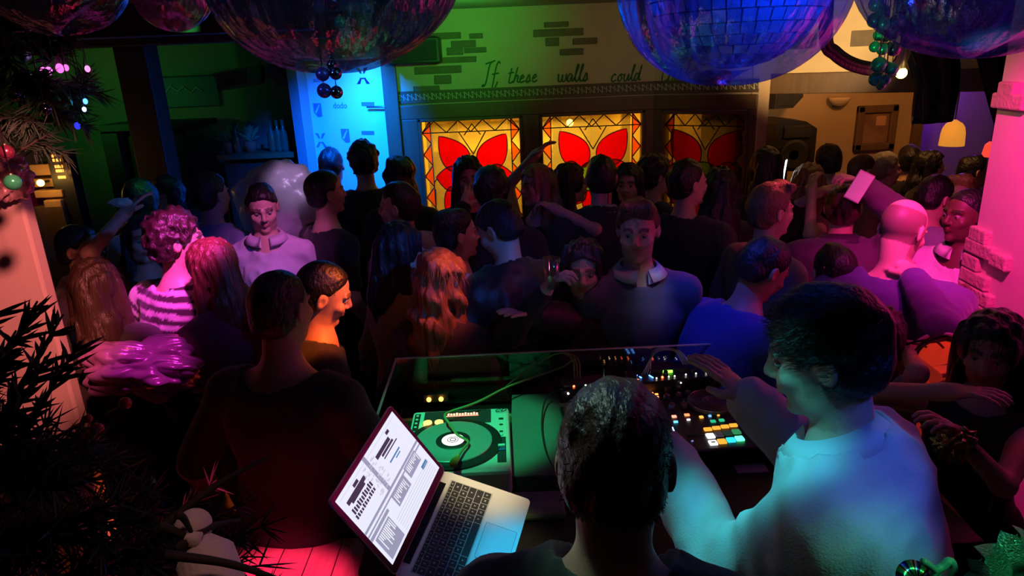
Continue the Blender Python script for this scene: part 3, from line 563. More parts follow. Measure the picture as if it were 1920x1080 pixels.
cable = empty('audio_cable', tuple(cbl[0]), 'olive cable snaking over the green CD deck to the mixer', 'cable'); b = MB(); b.tube(smooth_path(cbl, 8), .0042, 8); b.build('lead', M_cab, cable)
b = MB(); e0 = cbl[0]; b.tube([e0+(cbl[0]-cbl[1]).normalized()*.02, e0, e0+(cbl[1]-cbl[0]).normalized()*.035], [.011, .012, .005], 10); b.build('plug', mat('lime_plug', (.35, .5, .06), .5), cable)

# --- green-lit record sleeve lying on the table ---------------------------------
sv = [at(*p, z=1.16) for p in ((962, 737), (1062, 734), (1062, 893), (966, 897))]; sM = frame_at((sv[0]+sv[1]+sv[2]+sv[3])/4, sv[1]-sv[0]); SWd = .24; SD = (sv[0]-sv[3]).length*.96
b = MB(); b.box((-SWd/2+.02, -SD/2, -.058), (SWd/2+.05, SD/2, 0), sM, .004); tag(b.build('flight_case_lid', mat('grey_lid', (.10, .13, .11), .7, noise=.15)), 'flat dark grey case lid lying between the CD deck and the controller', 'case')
b = MB(); q = at(1000, 935, z=1.13); b.box((q.x-.07, q.y-.07, TZ), (q.x+.09, q.y+.05, TZ+.025), None, .01)
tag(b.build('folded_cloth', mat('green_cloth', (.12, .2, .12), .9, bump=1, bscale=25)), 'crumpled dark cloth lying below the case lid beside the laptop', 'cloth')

# --- DJ controller ---------------------------------------------------------------
cz = 1.17
cc = [at(*p, z=cz) for p in ((1060, 745), (1415, 720), (1420, 850), (1075, 880))]
cM = frame_at(at(1245, 795, z=cz), at(1405, 783, z=cz)-at(1085, 806, z=cz)); CW = .66; CD = .36
ctl = empty('dj_controller', (cM.translation.x, cM.translation.y, TZ), 'black DJ controller with two jog wheels and glowing coloured pads', 'controller')
M_ctl = mat('controller_black', (.018, .018, .021), .38)
b = MB(); b.box((-CW/2, -CD/2, -.062), (CW/2, CD/2, 0), cM, .008); b.build('chassis', M_ctl, ctl)
for sx in (-.28, .28):
    for sy in (-.14, .14): b = MB(); b.lathe([(.012, -.07), (.014, -.06)], cM @ Matrix.Translation((sx, sy, 0)), 10); b.build('foot', M_black, ctl)
def cpt(px, py, z=cz): return cM.inverted() @ at(px, py, z=z)
jr = cpt(1336, 752, cz+.01); jl = cpt(1120, 770, cz+.01)
M_jog = mat('jog_vinyl', (.10, .12, .105), .3, .3)
def painted_glint_mat():  # the disc's rainbow reflection, painted in as fixed colour sectors
    m = mat('painted_rainbow_disc', (.5, .5, .5), .22, .9); nt = m.node_tree; N = nt.nodes; L = nt.links
    tc = N.new('ShaderNodeTexCoord'); sp = N.new('ShaderNodeSeparateXYZ'); L.new(tc.outputs['Object'], sp.inputs[0]); at2 = N.new('ShaderNodeMath'); at2.operation = 'ARCTAN2'
    L.new(sp.outputs[1], at2.inputs[0]); L.new(sp.outputs[0], at2.inputs[1]); mu = N.new('ShaderNodeMath'); mu.operation = 'MULTIPLY'; mu.inputs[1].default_value = 1.27; L.new(at2.outputs[0], mu.inputs[0])
    fr = N.new('ShaderNodeMath'); fr.operation = 'FRACT'; L.new(mu.outputs[0], fr.inputs[0]); cr = N.new('ShaderNodeValToRGB'); L.new(fr.outputs[0], cr.inputs[0]); cr.color_ramp.interpolation = 'CONSTANT'
    el = cr.color_ramp.elements; el[0].color = (.05, .6, .2, 1); el[1].position = .3; el[1].color = (.03, .03, .04, 1)
    for p_, c_ in ((.5, (.05, .1, .8, 1)), (.62, (.9, .9, .9, 1)), (.75, (.03, .03, .04, 1)), (.88, (.6, .5, .1, 1))): e = el.new(p_); e.color = c_
    L.new(cr.outputs[0], N['Principled BSDF'].inputs['Base Color']); return m
def disc_obj(nm, M, prof, m, parent, n=48):
    """part whose own origin is the disc centre so its painted reflection turns about the spindle"""
    b = MB(); b.lathe(prof, None, n); o = b.build(nm, m); top = parent
    while top.parent: top = top.parent
    o.parent = parent; o.matrix_local = Matrix.Translation(-top.location) @ M; return o
for j_, lab in ((jr, 'r'), (jl, 'l')):
    T = cM @ Matrix.Translation((j_.x, j_.y, 0))
    b = MB(); b.lathe([(.088, -.002), (.088, .008), (.084, .012), (.001, .012)], T, 48); jo = b.build('jog_wheel', M_jog, ctl)
    b = MB(); b.tube([T @ Vector((.086*math.cos(a), .086*math.sin(a), .0125)) for a in np.linspace(0, 6.2832, 49)[:-1]], .0016, 6, True); b.build('jog_rim', mat('rim_silver', (.55, .55, .55), .25, .9), jo)
    if lab == 'r':
        for rr_ in (.018, .026, .034): b = MB(); b.tube([T @ Vector((rr_*math.cos(a), rr_*math.sin(a), .0128)) for a in np.linspace(0, 4.4, 24)], .0012, 4); b.build('jog_ornament', mat('rim_silver', (.55, .55, .55), .25, .9), jo)
    else: disc_obj('painted_rainbow_disc', T @ Matrix.Translation((0, 0, .0125)), [(.062, 0), (.062, .0012), (.001, .0012)], painted_glint_mat(), jo)
# pads: colours as they glow in the photograph
W_, O_, T_, G_, D_ = (1, .95, 1), (1, .42, .04), (.03, .75, .95), (.08, 1, .35), None
padx = [(1327, 806), (1343, 804), (1359, 801), (1375, 799)]
p00 = cpt(1327, 806.5); p03 = cpt(1375, 799); p20 = cpt(1337, 832); 
ux = (p03-p00)/3; uy = (p20-cpt(1327, 806.5))/2
grid = [[O_, O_, O_, O_], [W_, (.16, .13, .17), (.05, .12, .09), (.04, .32, .12)], [W_, O_, T_, G_]]
st = [[1.2, 1.2, 1.2, 1.2], [2.2, .25, .25, .8], [1.5, 1.2, 1.2, 3.2]]
pw = ux.length*.42
for r_ in range(3):
    for c_ in range(4):
        q = p00+ux*c_+uy*r_; b = MB(); h_ = pw*(.62 if r_ == 0 else .95)
        b.box((q.x-pw, q.y-h_, 0), (q.x+pw, q.y+h_, .007), cM, .002); col = grid[r_][c_]
        b.build('performance_pad', glow('pad_glow_%d%d' % (r_, c_), col, st[r_][c_]), ctl)
q = p00+uy*2; b = MB(); b.box((q.x-pw*.5, q.y-pw*.35, .007), (q.x+pw*.5, q.y+pw*.1, .0076), cM); b.build('pad_mark', M_black, ctl)
for px, py, w_, h_, col, s_, nm in ((1337, 791, .014, .010, (.03, .6, .3), .9, 'loop_button'), (1353, 789, .014, .010, (.03, .6, .3), .9, 'loop_button'), (1331, 781, .008, .006, (.2, .5, 1), 1.6, 'loop_button'), (1315, 783, .011, .009, (1, .35, .05), 2, 'shift_button'), (1347, 780, .007, .003, (1, .4, .05), 1.6, 'shift_button'),
        (1264, 782, .013, .009, (1, .30, .2), 2.2, 'cue_button'), (1288, 779, .014, .009, (1, .22, .08), 2.2, 'cue_button'), (1267, 792, .012, .006, (.1, .55, 1), 2.6, 'sync_button'), (1291, 788, .010, .005, (1, 1, 1), 1.4, 'sync_button'), (1214, 789, .016, .012, (1, .28, .03), 3.2, 'cue_button'), (1218, 797, .011, .006, (.05, .15, 1), 1.4, 'sync_button'), (1272, 831, .007, .004, (.5, .7, 1), 1.4, 'small_button'), (1298, 828, .006, .002, (.3, .3, .9), .8, 'small_button')):
    q = cpt(px, py); b = MB(); b.box((q.x-w_/2*1.2, q.y-h_/2*1.3, 0), (q.x+w_/2*1.2, q.y+h_/2*1.3, .005), cM, .001); b.build(nm, glow('btn_%d_%d' % (px, py), col, s_), ctl)
q0 = cpt(1261, 803); q1 = cpt(1271, 826); b = MB(); b.tube([cM @ Vector((q0.x, q0.y, .003)), cM @ Vector((q1.x, q1.y, .003))], .0022, 6); b.build('fader_light', glow('fader_blue', (.45, .65, 1), 3), ctl)
q0 = cpt(1305, 815); b = MB(); b.box((q0.x-.03, q0.y-.006, 0), (q0.x+.03, q0.y+.006, .004), cM, .001); b.build('crossfader', M_dgrey, ctl)
for px, py in ((1228, 769), (1239, 768), (1231, 778), (1242, 776), (1240, 786)): q = cpt(px, py); b = MB(); b.lathe([(.0055, 0), (.005, .005), (.001, .006)], cM @ Matrix.Translation((q.x, q.y, 0)), 12); b.build('level_button', glow('led_blue', (.1, .3, 1), 5), ctl)
for px, py in ((1214, 741), (1222, 738), (1231, 740), (1216, 746), (1224, 745), (1232, 745)): q = cpt(px, py); b = MB(); b.box((q.x-.006, q.y-.004, 0), (q.x+.006, q.y+.004, .004), cM, .001); b.build('mode_button', glow('led_orange', (1, .25, .05), 3.5), ctl)
for px, py in ((1260, 765), (1283, 763), (1219, 724), (1250, 748), (1272, 745), (1290, 742), (1252, 733), (1270, 730)):
    q = cpt(px, py); b = MB(); b.lathe([(.013, 0), (.011, .016), (.009, .018), (.001, .018)], cM @ Matrix.Translation((q.x, q.y, 0)), 16); ko = b.build('knob', mat('knob_grey', (.10, .10, .11), .4), ctl)
    b = MB(); b.box((q.x-.001, q.y, .018), (q.x+.001, q.y+.010, .019), cM); b.build('knob_mark', M_sil, ko)
# --- rack mixer behind it ----------------------------------------------------------
mz = 1.21; mA = at(1056, 728, z=mz); mB = at(1352, 700, z=mz); mM = frame_at(mA, mB-mA); ML = (mB-mA).length
mix = empty('rack_mixer', ((mA.x+mB.x)/2, (mA.y+mB.y)/2, TZ), 'long black rack mixer with rows of tiny red and white lights behind the controller', 'mixer')
b = MB(); b.box((-.01, -.02, TZ-mz), (ML+.01, .13, 0), mM, .006); b.build('chassis', M_ctl, mix)
b = MB(); b.box((0, .0, 0), (.17, .06, .012), mM, .003); b.build('socket_block', mat('socket_grey', (.10, .11, .09), .4, .3), mix)
def mpt(px, py): return mM.inverted() @ at(px, py, z=mz)
RED, WHT, AMB = (1, .12, .03), (1, .85, .7), (1, .4, .1)
for px, py, s_, col in ((1076, 726, .008, RED), (1098, 724, .005, WHT), (1118, 722, .008, RED), (1140, 720, .005, WHT), (1145, 712, .005, AMB), (1160, 718, .005, WHT), (1172, 717, .005, AMB), (1184, 716, .005, RED), (1196, 714, .007, RED), (1231, 711, .005, WHT), (1242, 709, .008, RED), (1254, 708, .005, WHT), (1265, 707, .005, WHT), (1286, 704, .005, WHT), (1305, 702, .005, WHT), (1324, 700, .005, WHT), (1345, 689, .008, RED), (1342, 697, .006, RED), (1281, 719, .005, WHT), (1353, 709, .006, WHT), (1151, 733, .004, AMB), (1068, 740, .007, WHT)):
    q = mpt(px, py); 
    b = MB(); b.sphere(mM @ Vector((q.x, min(max(q.y, -.03), .125), .004 if q.y > -.02 else -.008)), s_*.55, 10, 6); b.build('indicator_light', glow('led_%d' % int(col[1]*100), col, 7), mix)
for px in (1201, 1223): q = mpt(px, 708); b = MB(); b.tube([mM @ Vector((q.x, q.y-.01, .004)), mM @ Vector((q.x-.008, q.y+.014, .004))], .0025, 6); b.build('level_meter', glow('led_blue', (.1, .3, 1), 5), mix)
for i in range(12): q = Vector((.2+i*.05, .035+.03*(i % 2), 0)); b = MB(); b.lathe([(.010, 0), (.008, .014), (.001, .014)], mM @ Matrix.Translation(q), 12); b.build('knob', M_black, mix)
q = at(1250, 685, z=1.23); b = MB(); b.box((q.x-.07, q.y-.02, TZ), (q.x+.12, q.y+.05, 1.225), None, .006); rc = tag(b.build('receiver_box', M_ctl), 'small black box with a green light and white cables behind the rack mixer', 'receiver')
b = MB(); b.box((q.x-.018, q.y-.024, 1.205), (q.x+.018, q.y-.018, 1.219), None, .001); b.build('green_light', glow('green_lcd', (.25, 1, .05), 4), rc)
for i in range(4):
    b = MB(); b.tube(smooth_path([Vector((q.x-.10+.01*i, q.y-.03, 1.21)), Vector((q.x-.04, q.y+.02+.008*i, 1.275)), Vector((q.x+.03+.006*i, q.y+.02, 1.28)), Vector((q.x+.07+.008*i, q.y+.01, 1.22))], 8), .0025, 6); b.build('cable', mat('pale_cable', (.45, .55, .45), .5), rc)
for i in range(3):
    b = MB(); cq = [mM @ Vector((.05+.01*i, .03, .012)), mM @ Vector((.045+.01*i, .05, .09)), mM @ Vector((0.0, .09, .10)), mM @ Vector((-.10, .12, .04)), mM @ Vector((-.2, .10, -.02))]; b.tube(smooth_path(cq, 8), .003, 6); b.build('cable', M_cab, mix)
thin = smooth_path([at(1055, 728, z=1.22), at(1025, 745, z=1.19), at(1016, 790, z=1.17), at(1022, 840, z=1.17), at(1040, 880, z=1.17), at(1058, 890, z=1.17)], 8)
b = MB(); b.tube(thin, .003, 6); tag(b.build('thin_black_cable', M_black), 'thin black cable curving over the flat case lid', 'cable')
b = MB(); q = at(1405, 740, z=1.16); b.box((q.x-.10, q.y-.16, TZ), (q.x+.10, q.y+.14, 1.155), cM.to_3x3().to_4x4() if False else None, .006); tag(b.build('brown_box', mat('brown_board', (.16, .10, .07), .8)), 'plain brown board box at the right end of the controller', 'box')
b = MB(); q = at(1405, 870, z=1.11); b.box((q.x-.05, q.y-.04, TZ), (q.x+.05, q.y+.04, TZ+.006), None, .002); tag(b.build('notepad', mat('grey_green_paper', (.2, .26, .22), .8)), 'small grey-green pad lying in front of the controller', 'pad')

# --- laptop on a stand ---------------------------------------------------------------
LWd, LDp = .325, .227
LM = Matrix(((.9372, .258, .2345, -.188), (-.205, .9518, -.2281, 1.510), (-.2821, .1657, .945, 1.388), (0, 0, 0, 1)))   # x: hinge -> front edge, y: along the hinge
lA = LM.translation.copy(); lB = LM @ Vector((LDp, 0, 0)); LZ = 1.36
lap = empty('laptop', (lA.x+.05, lA.y-.17, TZ), 'open silver laptop with a bright white screen standing on the left of the DJ booth', 'laptop')
M_alu = mat('aluminium', (.72, .72, .70), .42, .15); M_key = mat('key_black', (.02, .022, .022), .5); M_bez = mat('bezel_black', (.006, .006, .007), .25)
def rrect(x0, y0, x1, y1, r, n=5):
    o = []
    for cx, cy, a0 in ((x1-r, y1-r, 0), (x0+r, y1-r, 90), (x0+r, y0+r, 180), (x1-r, y0+r, 270)):
        o += [(cx+r*math.cos(R(a0+90*i/n)), cy+r*math.sin(R(a0+90*i/n))) for i in range(n+1)]
    return o
b = MB(); b.slab(rrect(0, -LWd, LDp, 0, .012), 'z', -.013, LM); base_ = b.build('base', M_alu, lap)
b = MB(); b.box((-.004, -LWd+.04, -.013), (.018, -.04, .0012), LM); b.build('hinge', M_bez, lap)
kx0, kx1, ky0, ky1 = .028, .132, -LWd+.024, -.024
b = MB(); b.box((kx0-.002, ky0-.002, -.0006), (kx1+.002, ky1+.002, .0003), LM); well = b.build('keyboard_well', mat('well_alu', (.5, .5, .48), .5, .5), lap)
rows = [(.010, 14), (.0175, 14), (.0175, 14), (.0175, 13), (.0175, 12), (.0175, 10)]
xx = kx0; Ltot = ky1-ky0
widths = [[1]*14, [1]*13+[1.5], [1.5]+[1]*13, [1.8]+[1]*11+[1.8], [2.3]+[1]*10+[2.3], [1, 1, 1, 1.25, 5.2, 1.25, 1, 1, 1, 1]]
M_leg = mat('key_legend', (.75, .78, .78), .5)
for ri, ((h_, n_), ws) in enumerate(zip(rows, widths)):
    yy = ky0; un = Ltot/sum(ws); h2 = h_*(kx1-kx0)/sum(r[0] for r in rows)
    for ki, w_ in enumerate(ws):
        b = MB(); b.box((xx+.001, yy+.0011, .0003), (xx+h2-.001, yy+w_*un-.0011, .0016), LM, .0008); ko = b.build('key', M_key, lap)
        if ws[ki] < 3:
            cx_, cy_ = xx+h2/2, yy+w_*un/2; b = MB(); s_ = .0022 if ri else .0014
            q_ = rng.integers(0, 4)
            if q_ == 0: b.box((cx_-s_, cy_-.0006, .0016), (cx_+s_, cy_+.0006, .0019), LM); b.box((cx_-s_, cy_-s_, .0016), (cx_-s_+.001, cy_+s_, .0019), LM)
            elif q_ == 1: b.box((cx_-s_, cy_-s_, .0016), (cx_+s_, cy_-s_+.001, .0019), LM); b.box((cx_-s_, cy_+s_-.001, .0016), (cx_+s_, cy_+s_, .0019), LM); b.box((cx_-.0005, cy_-s_, .0016), (cx_+.0005, cy_+s_, .0019), LM)
            elif q_ == 2: b.tube([LM @ Vector((cx_+s_*math.cos(a), cy_+s_*math.sin(a), .0018)) for a in np.linspace(0, 6.28, 9)[:-1]], .0005, 4, True)
            else: b.box((cx_-s_, cy_-s_, .0016), (cx_-s_+.001, cy_+s_, .0019), LM); b.box((cx_-s_, cy_-.0005, .0016), (cx_+s_, cy_+.0005, .0019), LM)
            b.build('key_legend', M_leg, ko)
        yy += w_*un
    xx += h2
b = MB(); b.slab(rrect(.143, -LWd/2-.05, .218, -LWd/2+.052, .003), 'z', .0005, LM); b.build('touchpad', mat('touchpad_alu', (.62, .63, .64), .35, .1), lap)
b = MB(); b.tube([LM @ Vector((p_[0], p_[1], .0004)) for p_ in rrect(.143, -LWd/2-.05, .218, -LWd/2+.052, .003)], .0005, 4, True); b.build('touchpad_gap', M_black, lap)
# lid: solve its tilt so the far corner falls where the photograph shows it
TILT = R(137.7)
SM = LM @ Matrix.Translation((.002, -LWd/2, .002)) @ Matrix.Rotation(-TILT, 4, 'Y')   # local x up the lid, y along the hinge, z = back/front
SH = .222
b = MB(); b.slab(rrect(0, -LWd/2, SH, LWd/2, .010), 'z', .006, SM @ Matrix.Translation((0, 0, 0))); lid = b.build('lid', M_alu, lap)
b = MB(); b.slab(rrect(.002, -LWd/2+.002, SH-.002, LWd/2-.002, .009), 'z', -.0012, SM); b.build('bezel', M_bez, lid)
scr0, scr1, sy = .020, SH-.012, LWd/2-.013
b = MB(); b.box((scr0, -sy, -.0018), (scr1, sy, -.0012), SM); scr = b.build('screen', glow('screen_white', (.82, .84, 1), 1.0), lap)
def ui(x0, x1, y0, y1, m, nm='screen_panel'):          # screen coordinates 0..1: x across (left to right for its user), y from the top
    b = MB(); X = lambda v: -sy+v*2*sy; Y = lambda v: scr1-(scr1-scr0)*v
    b.box((Y(y1), X(x0), -.0021), (Y(y0), X(x1), -.0018), SM); return b
lav = glow('screen_lavender', (.42, .42, .62), .75); nav = glow('screen_navy', (.10, .09, .2), .35); mid = glow('screen_grey', (.6, .6, .72), 1.0); blu = glow('screen_blue', (.08, .3, .6), .7); wht = glow('screen_bright', (.95, .96, 1), 1.15)
def ui_many(items, m, nm):
    B = MB()
    for it in items: u = ui(*it, None); B.add(u.v, u.f)
    B.build(nm, m, scr)
ui_many([(.0, 1, .50, .53), (.0, 1, .56, .58), (.03, .26, .66, .97), (.40, .64, .56, .74), (.68, .90, .54, .70), (.0, .3, .60, .64), (.42, .46, .0, .5)], lav, 'interface_panels')
ui_many([(.06+.0*i, .06+.28, .12+.0*i, .17) for i in range(1)]+[(.10, .30, .17, .20), (.54, .78, .13, .18), (.60, .80, .19, .22)]+[(.05+i*.028, .05+i*.028+.018, .22+.008*(i % 3), .29) for i in range(11)]+[(.04+i*.028, .04+i*.028+.018, .30+.006*(i % 4), .35) for i in range(11)]+[(.60, .84, .24, .255), (.2, .27, .07, .11), (.78, .83, .07, .11)], nav, 'waveform_pattern')
ui_many([(.06+i*.018, .06+i*.018+.010, .68, .68+rng.uniform(.05, .22)) for i in range(11)]+[(.42+i*.02, .42+i*.02+.011, .60, .60+rng.uniform(.04, .13)) for i in range(10)]+[(.70+i*.02, .70+i*.02+.011, .56, .56+rng.uniform(.04, .12)) for i in range(10)], wht, 'list_pattern')
ui_many([(.33+rng.uniform(0, .2), 0, .06+rng.uniform(0, .4), 0) for _ in range(0)]+[(a, a+rng.uniform(.01, .035), c_, c_+rng.uniform(.008, .02)) for a, c_ in zip(rng.uniform(.33, .52, 70), rng.uniform(.08, .46, 70))]+[(.30, .96, .78+.035*i, .787+.035*i) for i in range(6)]+[(.03, .97, .045, .05)], mid, 'knob_pattern')
ui_many([(.62, .80, .33, .35), (.70, .78, .37, .385), (.84, .94, .75, .80)], blu, 'blue_pattern')
q = LM @ Vector((LDp/2, -LWd/2, -.013)); b = MB()
M_st = mat('stand_metal', (.03, .03, .032), .4, .6)
ft_ = lambda x_, y_: Vector(((LM @ Vector((x_, y_, 0))).x, (LM @ Vector((x_, y_, 0))).y, TZ+.008))
for yy in (-LWd+.05, -.05):
    b.tube([LM @ Vector((.03, yy, -.02)), LM @ Vector((LDp-.03, yy, -.02))], .007); b.tube([LM @ Vector((.05, yy, -.02)), ft_(.17, yy)], .007); b.tube([LM @ Vector((.18, yy, -.02)), ft_(.05, yy)], .007); b.tube([ft_(.03, yy), ft_(.2, yy)], .007)
    b.tube([LM @ Vector((.03, yy, -.02)), LM @ Vector((.03, yy, -.006))], .006)
b.tube([LM @ Vector((.06, -LWd+.05, -.02)), LM @ Vector((.06, -.05, -.02))], .006)
b.tube([LM @ Vector((.16, -LWd+.05, -.02)), LM @ Vector((.16, -.05, -.02))], .006)
st_ = b.build('laptop_stand', M_st); tag(st_, 'black folding metal stand under the silver laptop', 'stand')

# ================================================================ PEOPLE: signed-distance bodies
def nrm(v): v = np.asarray(v, float); return v/(np.linalg.norm(v)+1e-9)
def axis_pts(lo, hi, coarse, spans, fine):
    out = [lo]; spans = sorted((max(lo, a), min(hi, b)) for a, b in spans if b > lo and a < hi)
    while out[-1] < hi:
        x = out[-1]; st = coarse
        for a, b in spans:
            if a-coarse*.5 <= x < b: st = fine
            elif x < a and x+st > a: st = max(fine, a-x)
        out.append(x+st)
    return np.array(out, np.float32)
class Field:
    def __init__(s, X, Y, Z): s.X, s.Y, s.Z = X, Y, Z; s.D = np.full((len(X), len(Y), len(Z)), .2, np.float32)
    def region(s, lo, hi):
        sl = tuple(slice(int(np.searchsorted(A, lo[i])), int(np.searchsorted(A, hi[i], 'right'))) for i, A in enumerate((s.X, s.Y, s.Z)))
        if any(a.stop-a.start < 1 for a in sl): return None, None
        P = np.stack(np.meshgrid(s.X[sl[0]], s.Y[sl[1]], s.Z[sl[2]], indexing='ij'), -1); return sl, P
    def merge(s, sl, d, k, sub=False):
        a = s.D[sl]
        if sub:
            h = np.clip(.5-.5*(a+d)/k, 0, 1); s.D[sl] = a+(-d-a)*h+k*h*(1-h)
        else:
            h = np.clip(.5+.5*(a-d)/k, 0, 1); s.D[sl] = a+(d-a)*h-k*h*(1-h)
    def cone(s, a, b, ra, rb, k=.03, sub=False):
        a = np.asarray(a, np.float32); b = np.asarray(b, np.float32); m = max(ra, rb)+k+.03
        sl, P = s.region(np.minimum(a, b)-m, np.maximum(a, b)+m)
        if sl is None: return
        ba = b-a; t = np.clip(((P-a)@ba)/(ba@ba+1e-12), 0, 1); d = np.linalg.norm(P-a-t[..., None]*ba, axis=-1)-(ra+(rb-ra)*t); s.merge(sl, d, k, sub)
    def ell(s, c, r, B, k=.03, sub=False):
        """ellipsoid with radii r along the rows of B"""
        c = np.asarray(c, np.float32); r = np.asarray(r, np.float32); m = float(max(r))+k+.03
        sl, P = s.region(c-m, c+m)
        if sl is None: return
        q = (P-c)@np.asarray(B, np.float32).T; k0 = np.linalg.norm(q/r, axis=-1); k1 = np.linalg.norm(q/(r*r), axis=-1)+1e-9
        s.merge(sl, k0*(k0-1)/k1, k, sub)
    def grid(s): return np.stack(np.meshgrid(s.X, s.Y, s.Z, indexing='ij'), -1)
def surface_nets(D, X, Y, Z):
    S = D < 0; D = np.where(np.abs(D) < 1e-7, 1e-7, D); nx, ny, nz = D.shape
    c = np.zeros((nx-1, ny-1, nz-1), np.int8)
    for i in (0, 1):
        for j in (0, 1):
            for k in (0, 1): c += S[i:nx-1+i, j:ny-1+j, k:nz-1+k]
    act = np.argwhere((c > 0) & (c < 8)); 
    if len(act) == 0: return np.zeros((0, 3)), np.zeros((0, 4), int)
    idx = np.full(c.shape, -1, np.int32); idx[act[:, 0], act[:, 1], act[:, 2]] = np.arange(len(act))
    acc = np.zeros((len(act), 3)); cnt = np.zeros(len(act)); i0, j0, k0 = act.T
    for ax in range(3):
        o = [o_ for o_ in range(3) if o_ != ax]
        for u in (0, 1):
            for v in (0, 1):
                off = np.zeros(3, int); off[o[0]] = u; off[o[1]] = v; A = act+off; Bq = A.copy(); Bq[:, ax] += 1
                da = D[A[:, 0], A[:, 1], A[:, 2]]; db = D[Bq[:, 0], Bq[:, 1], Bq[:, 2]]; m = (da < 0) != (db < 0)
                t = np.where(m, da/(da-db+1e-12), 0)
                pa = np.stack([X[A[:, 0]], Y[A[:, 1]], Z[A[:, 2]]], 1); pb = np.stack([X[Bq[:, 0]], Y[Bq[:, 1]], Z[Bq[:, 2]]], 1)
                acc += np.where(m[:, None], pa+(pb-pa)*t[:, None], 0); cnt += m
    V = acc/cnt[:, None]; F_ = []
    for ax in range(3):
        o = [o_ for o_ in range(3) if o_ != ax]; sA = [slice(None)]*3; sB = [slice(None)]*3; sA[ax] = slice(0, -1); sB[ax] = slice(1, None)
        ch = S[tuple(sA)] != S[tuple(sB)]; e = np.argwhere(ch); e = e[(e[:, o[0]] > 0) & (e[:, o[1]] > 0) & (e[:, o[0]] < D.shape[o[0]]-1) & (e[:, o[1]] < D.shape[o[1]]-1)]
        if len(e) == 0: continue
        q = []
        for u, v in ((1, 1), (0, 1), (0, 0), (1, 0)):
            a = e.copy(); a[:, o[0]] -= u; a[:, o[1]] -= v; q.append(idx[a[:, 0], a[:, 1], a[:, 2]])
        q = np.stack(q, 1); inside = S[e[:, 0], e[:, 1], e[:, 2]]; flip = inside if ax != 1 else ~inside
        q[~flip] = q[~flip][:, ::-1]; F_.append(q)
    return V, np.concatenate(F_)
def mesh_from(name, V, Q, m, parent, off, tone=None, extra=None):
    V = V-np.asarray(off); tris = None
    if extra is not None: eV, eT = extra; tris = eT+len(V); V = np.concatenate([V, eV-np.asarray(off)])
    me = bpy.data.meshes.new(name); me.vertices.add(len(V)); me.vertices.foreach_set('co', V.astype(np.float32).ravel())
    nq = len(Q); nt_ = 0 if tris is None else len(tris); li = Q.ravel() if tris is None else np.concatenate([Q.ravel(), tris.ravel()])
    me.loops.add(len(li)); me.loops.foreach_set('vertex_index', li.astype(np.int32)); me.polygons.add(nq+nt_)
    me.polygons.foreach_set('loop_start', np.concatenate([np.arange(nq)*4, nq*4+np.arange(nt_)*3]).astype(np.int32))
    me.polygons.foreach_set('use_smooth', np.ones(nq+nt_, bool)); me.update(calc_edges=True); me.validate()
    if tone is not None:
        a = me.color_attributes.new('tone', 'FLOAT_COLOR', 'POINT'); c4 = np.ones((len(V), 4), np.float32); c4[:len(tone), :3] = tone; a.data.foreach_set('color', c4.ravel())
    me.materials.append(m); o = bpy.data.objects.new(name, me); C.objects.link(o)
    if parent: o.parent = parent
    return o
def waves(n, seed, fr, stretch=(1, 1, 1)):
    g = np.random.default_rng(seed); d = g.normal(size=(n, 3)); d /= np.linalg.norm(d, axis=1)[:, None]
    return (d*g.uniform(fr[0], fr[1], (n, 1))*np.asarray(stretch)).astype(np.float32), g.uniform(0, 6.28, n), g.uniform(.4, 1, n)
def wsum(P, W):
    k, ph, am = W; out = np.zeros(P.shape[:-1], np.float32)
    for i in range(len(ph)): out += am[i]*np.sin(P@k[i]+ph[i])
    return out/len(ph)**.5
def smax(a, b, k): h = np.clip(.5+.5*(a-b)/k, 0, 1); return b+(a-b)*h+k*h*(1-h)
SKIN = {'fair': (.58, .36, .26), 'mid': (.42, .25, .17), 'dark': (.12, .06, .04)}
def cam_yaw(px): return math.atan2(px-960, F)

def ik(S, T, l1, l2, pole):
    d = T-S; L = np.linalg.norm(d); L2 = min(max(L, abs(l1-l2)+.02), (l1+l2)*.998); u = d/(L+1e-9); T = S+u*L2
    a = (l1*l1-l2*l2+L2*L2)/(2*L2); h = math.sqrt(max(0, l1*l1-a*a)); p = np.asarray(pole, float); p = p-u*(p@u); p = nrm(p)
    return S+u*a+p*h, T

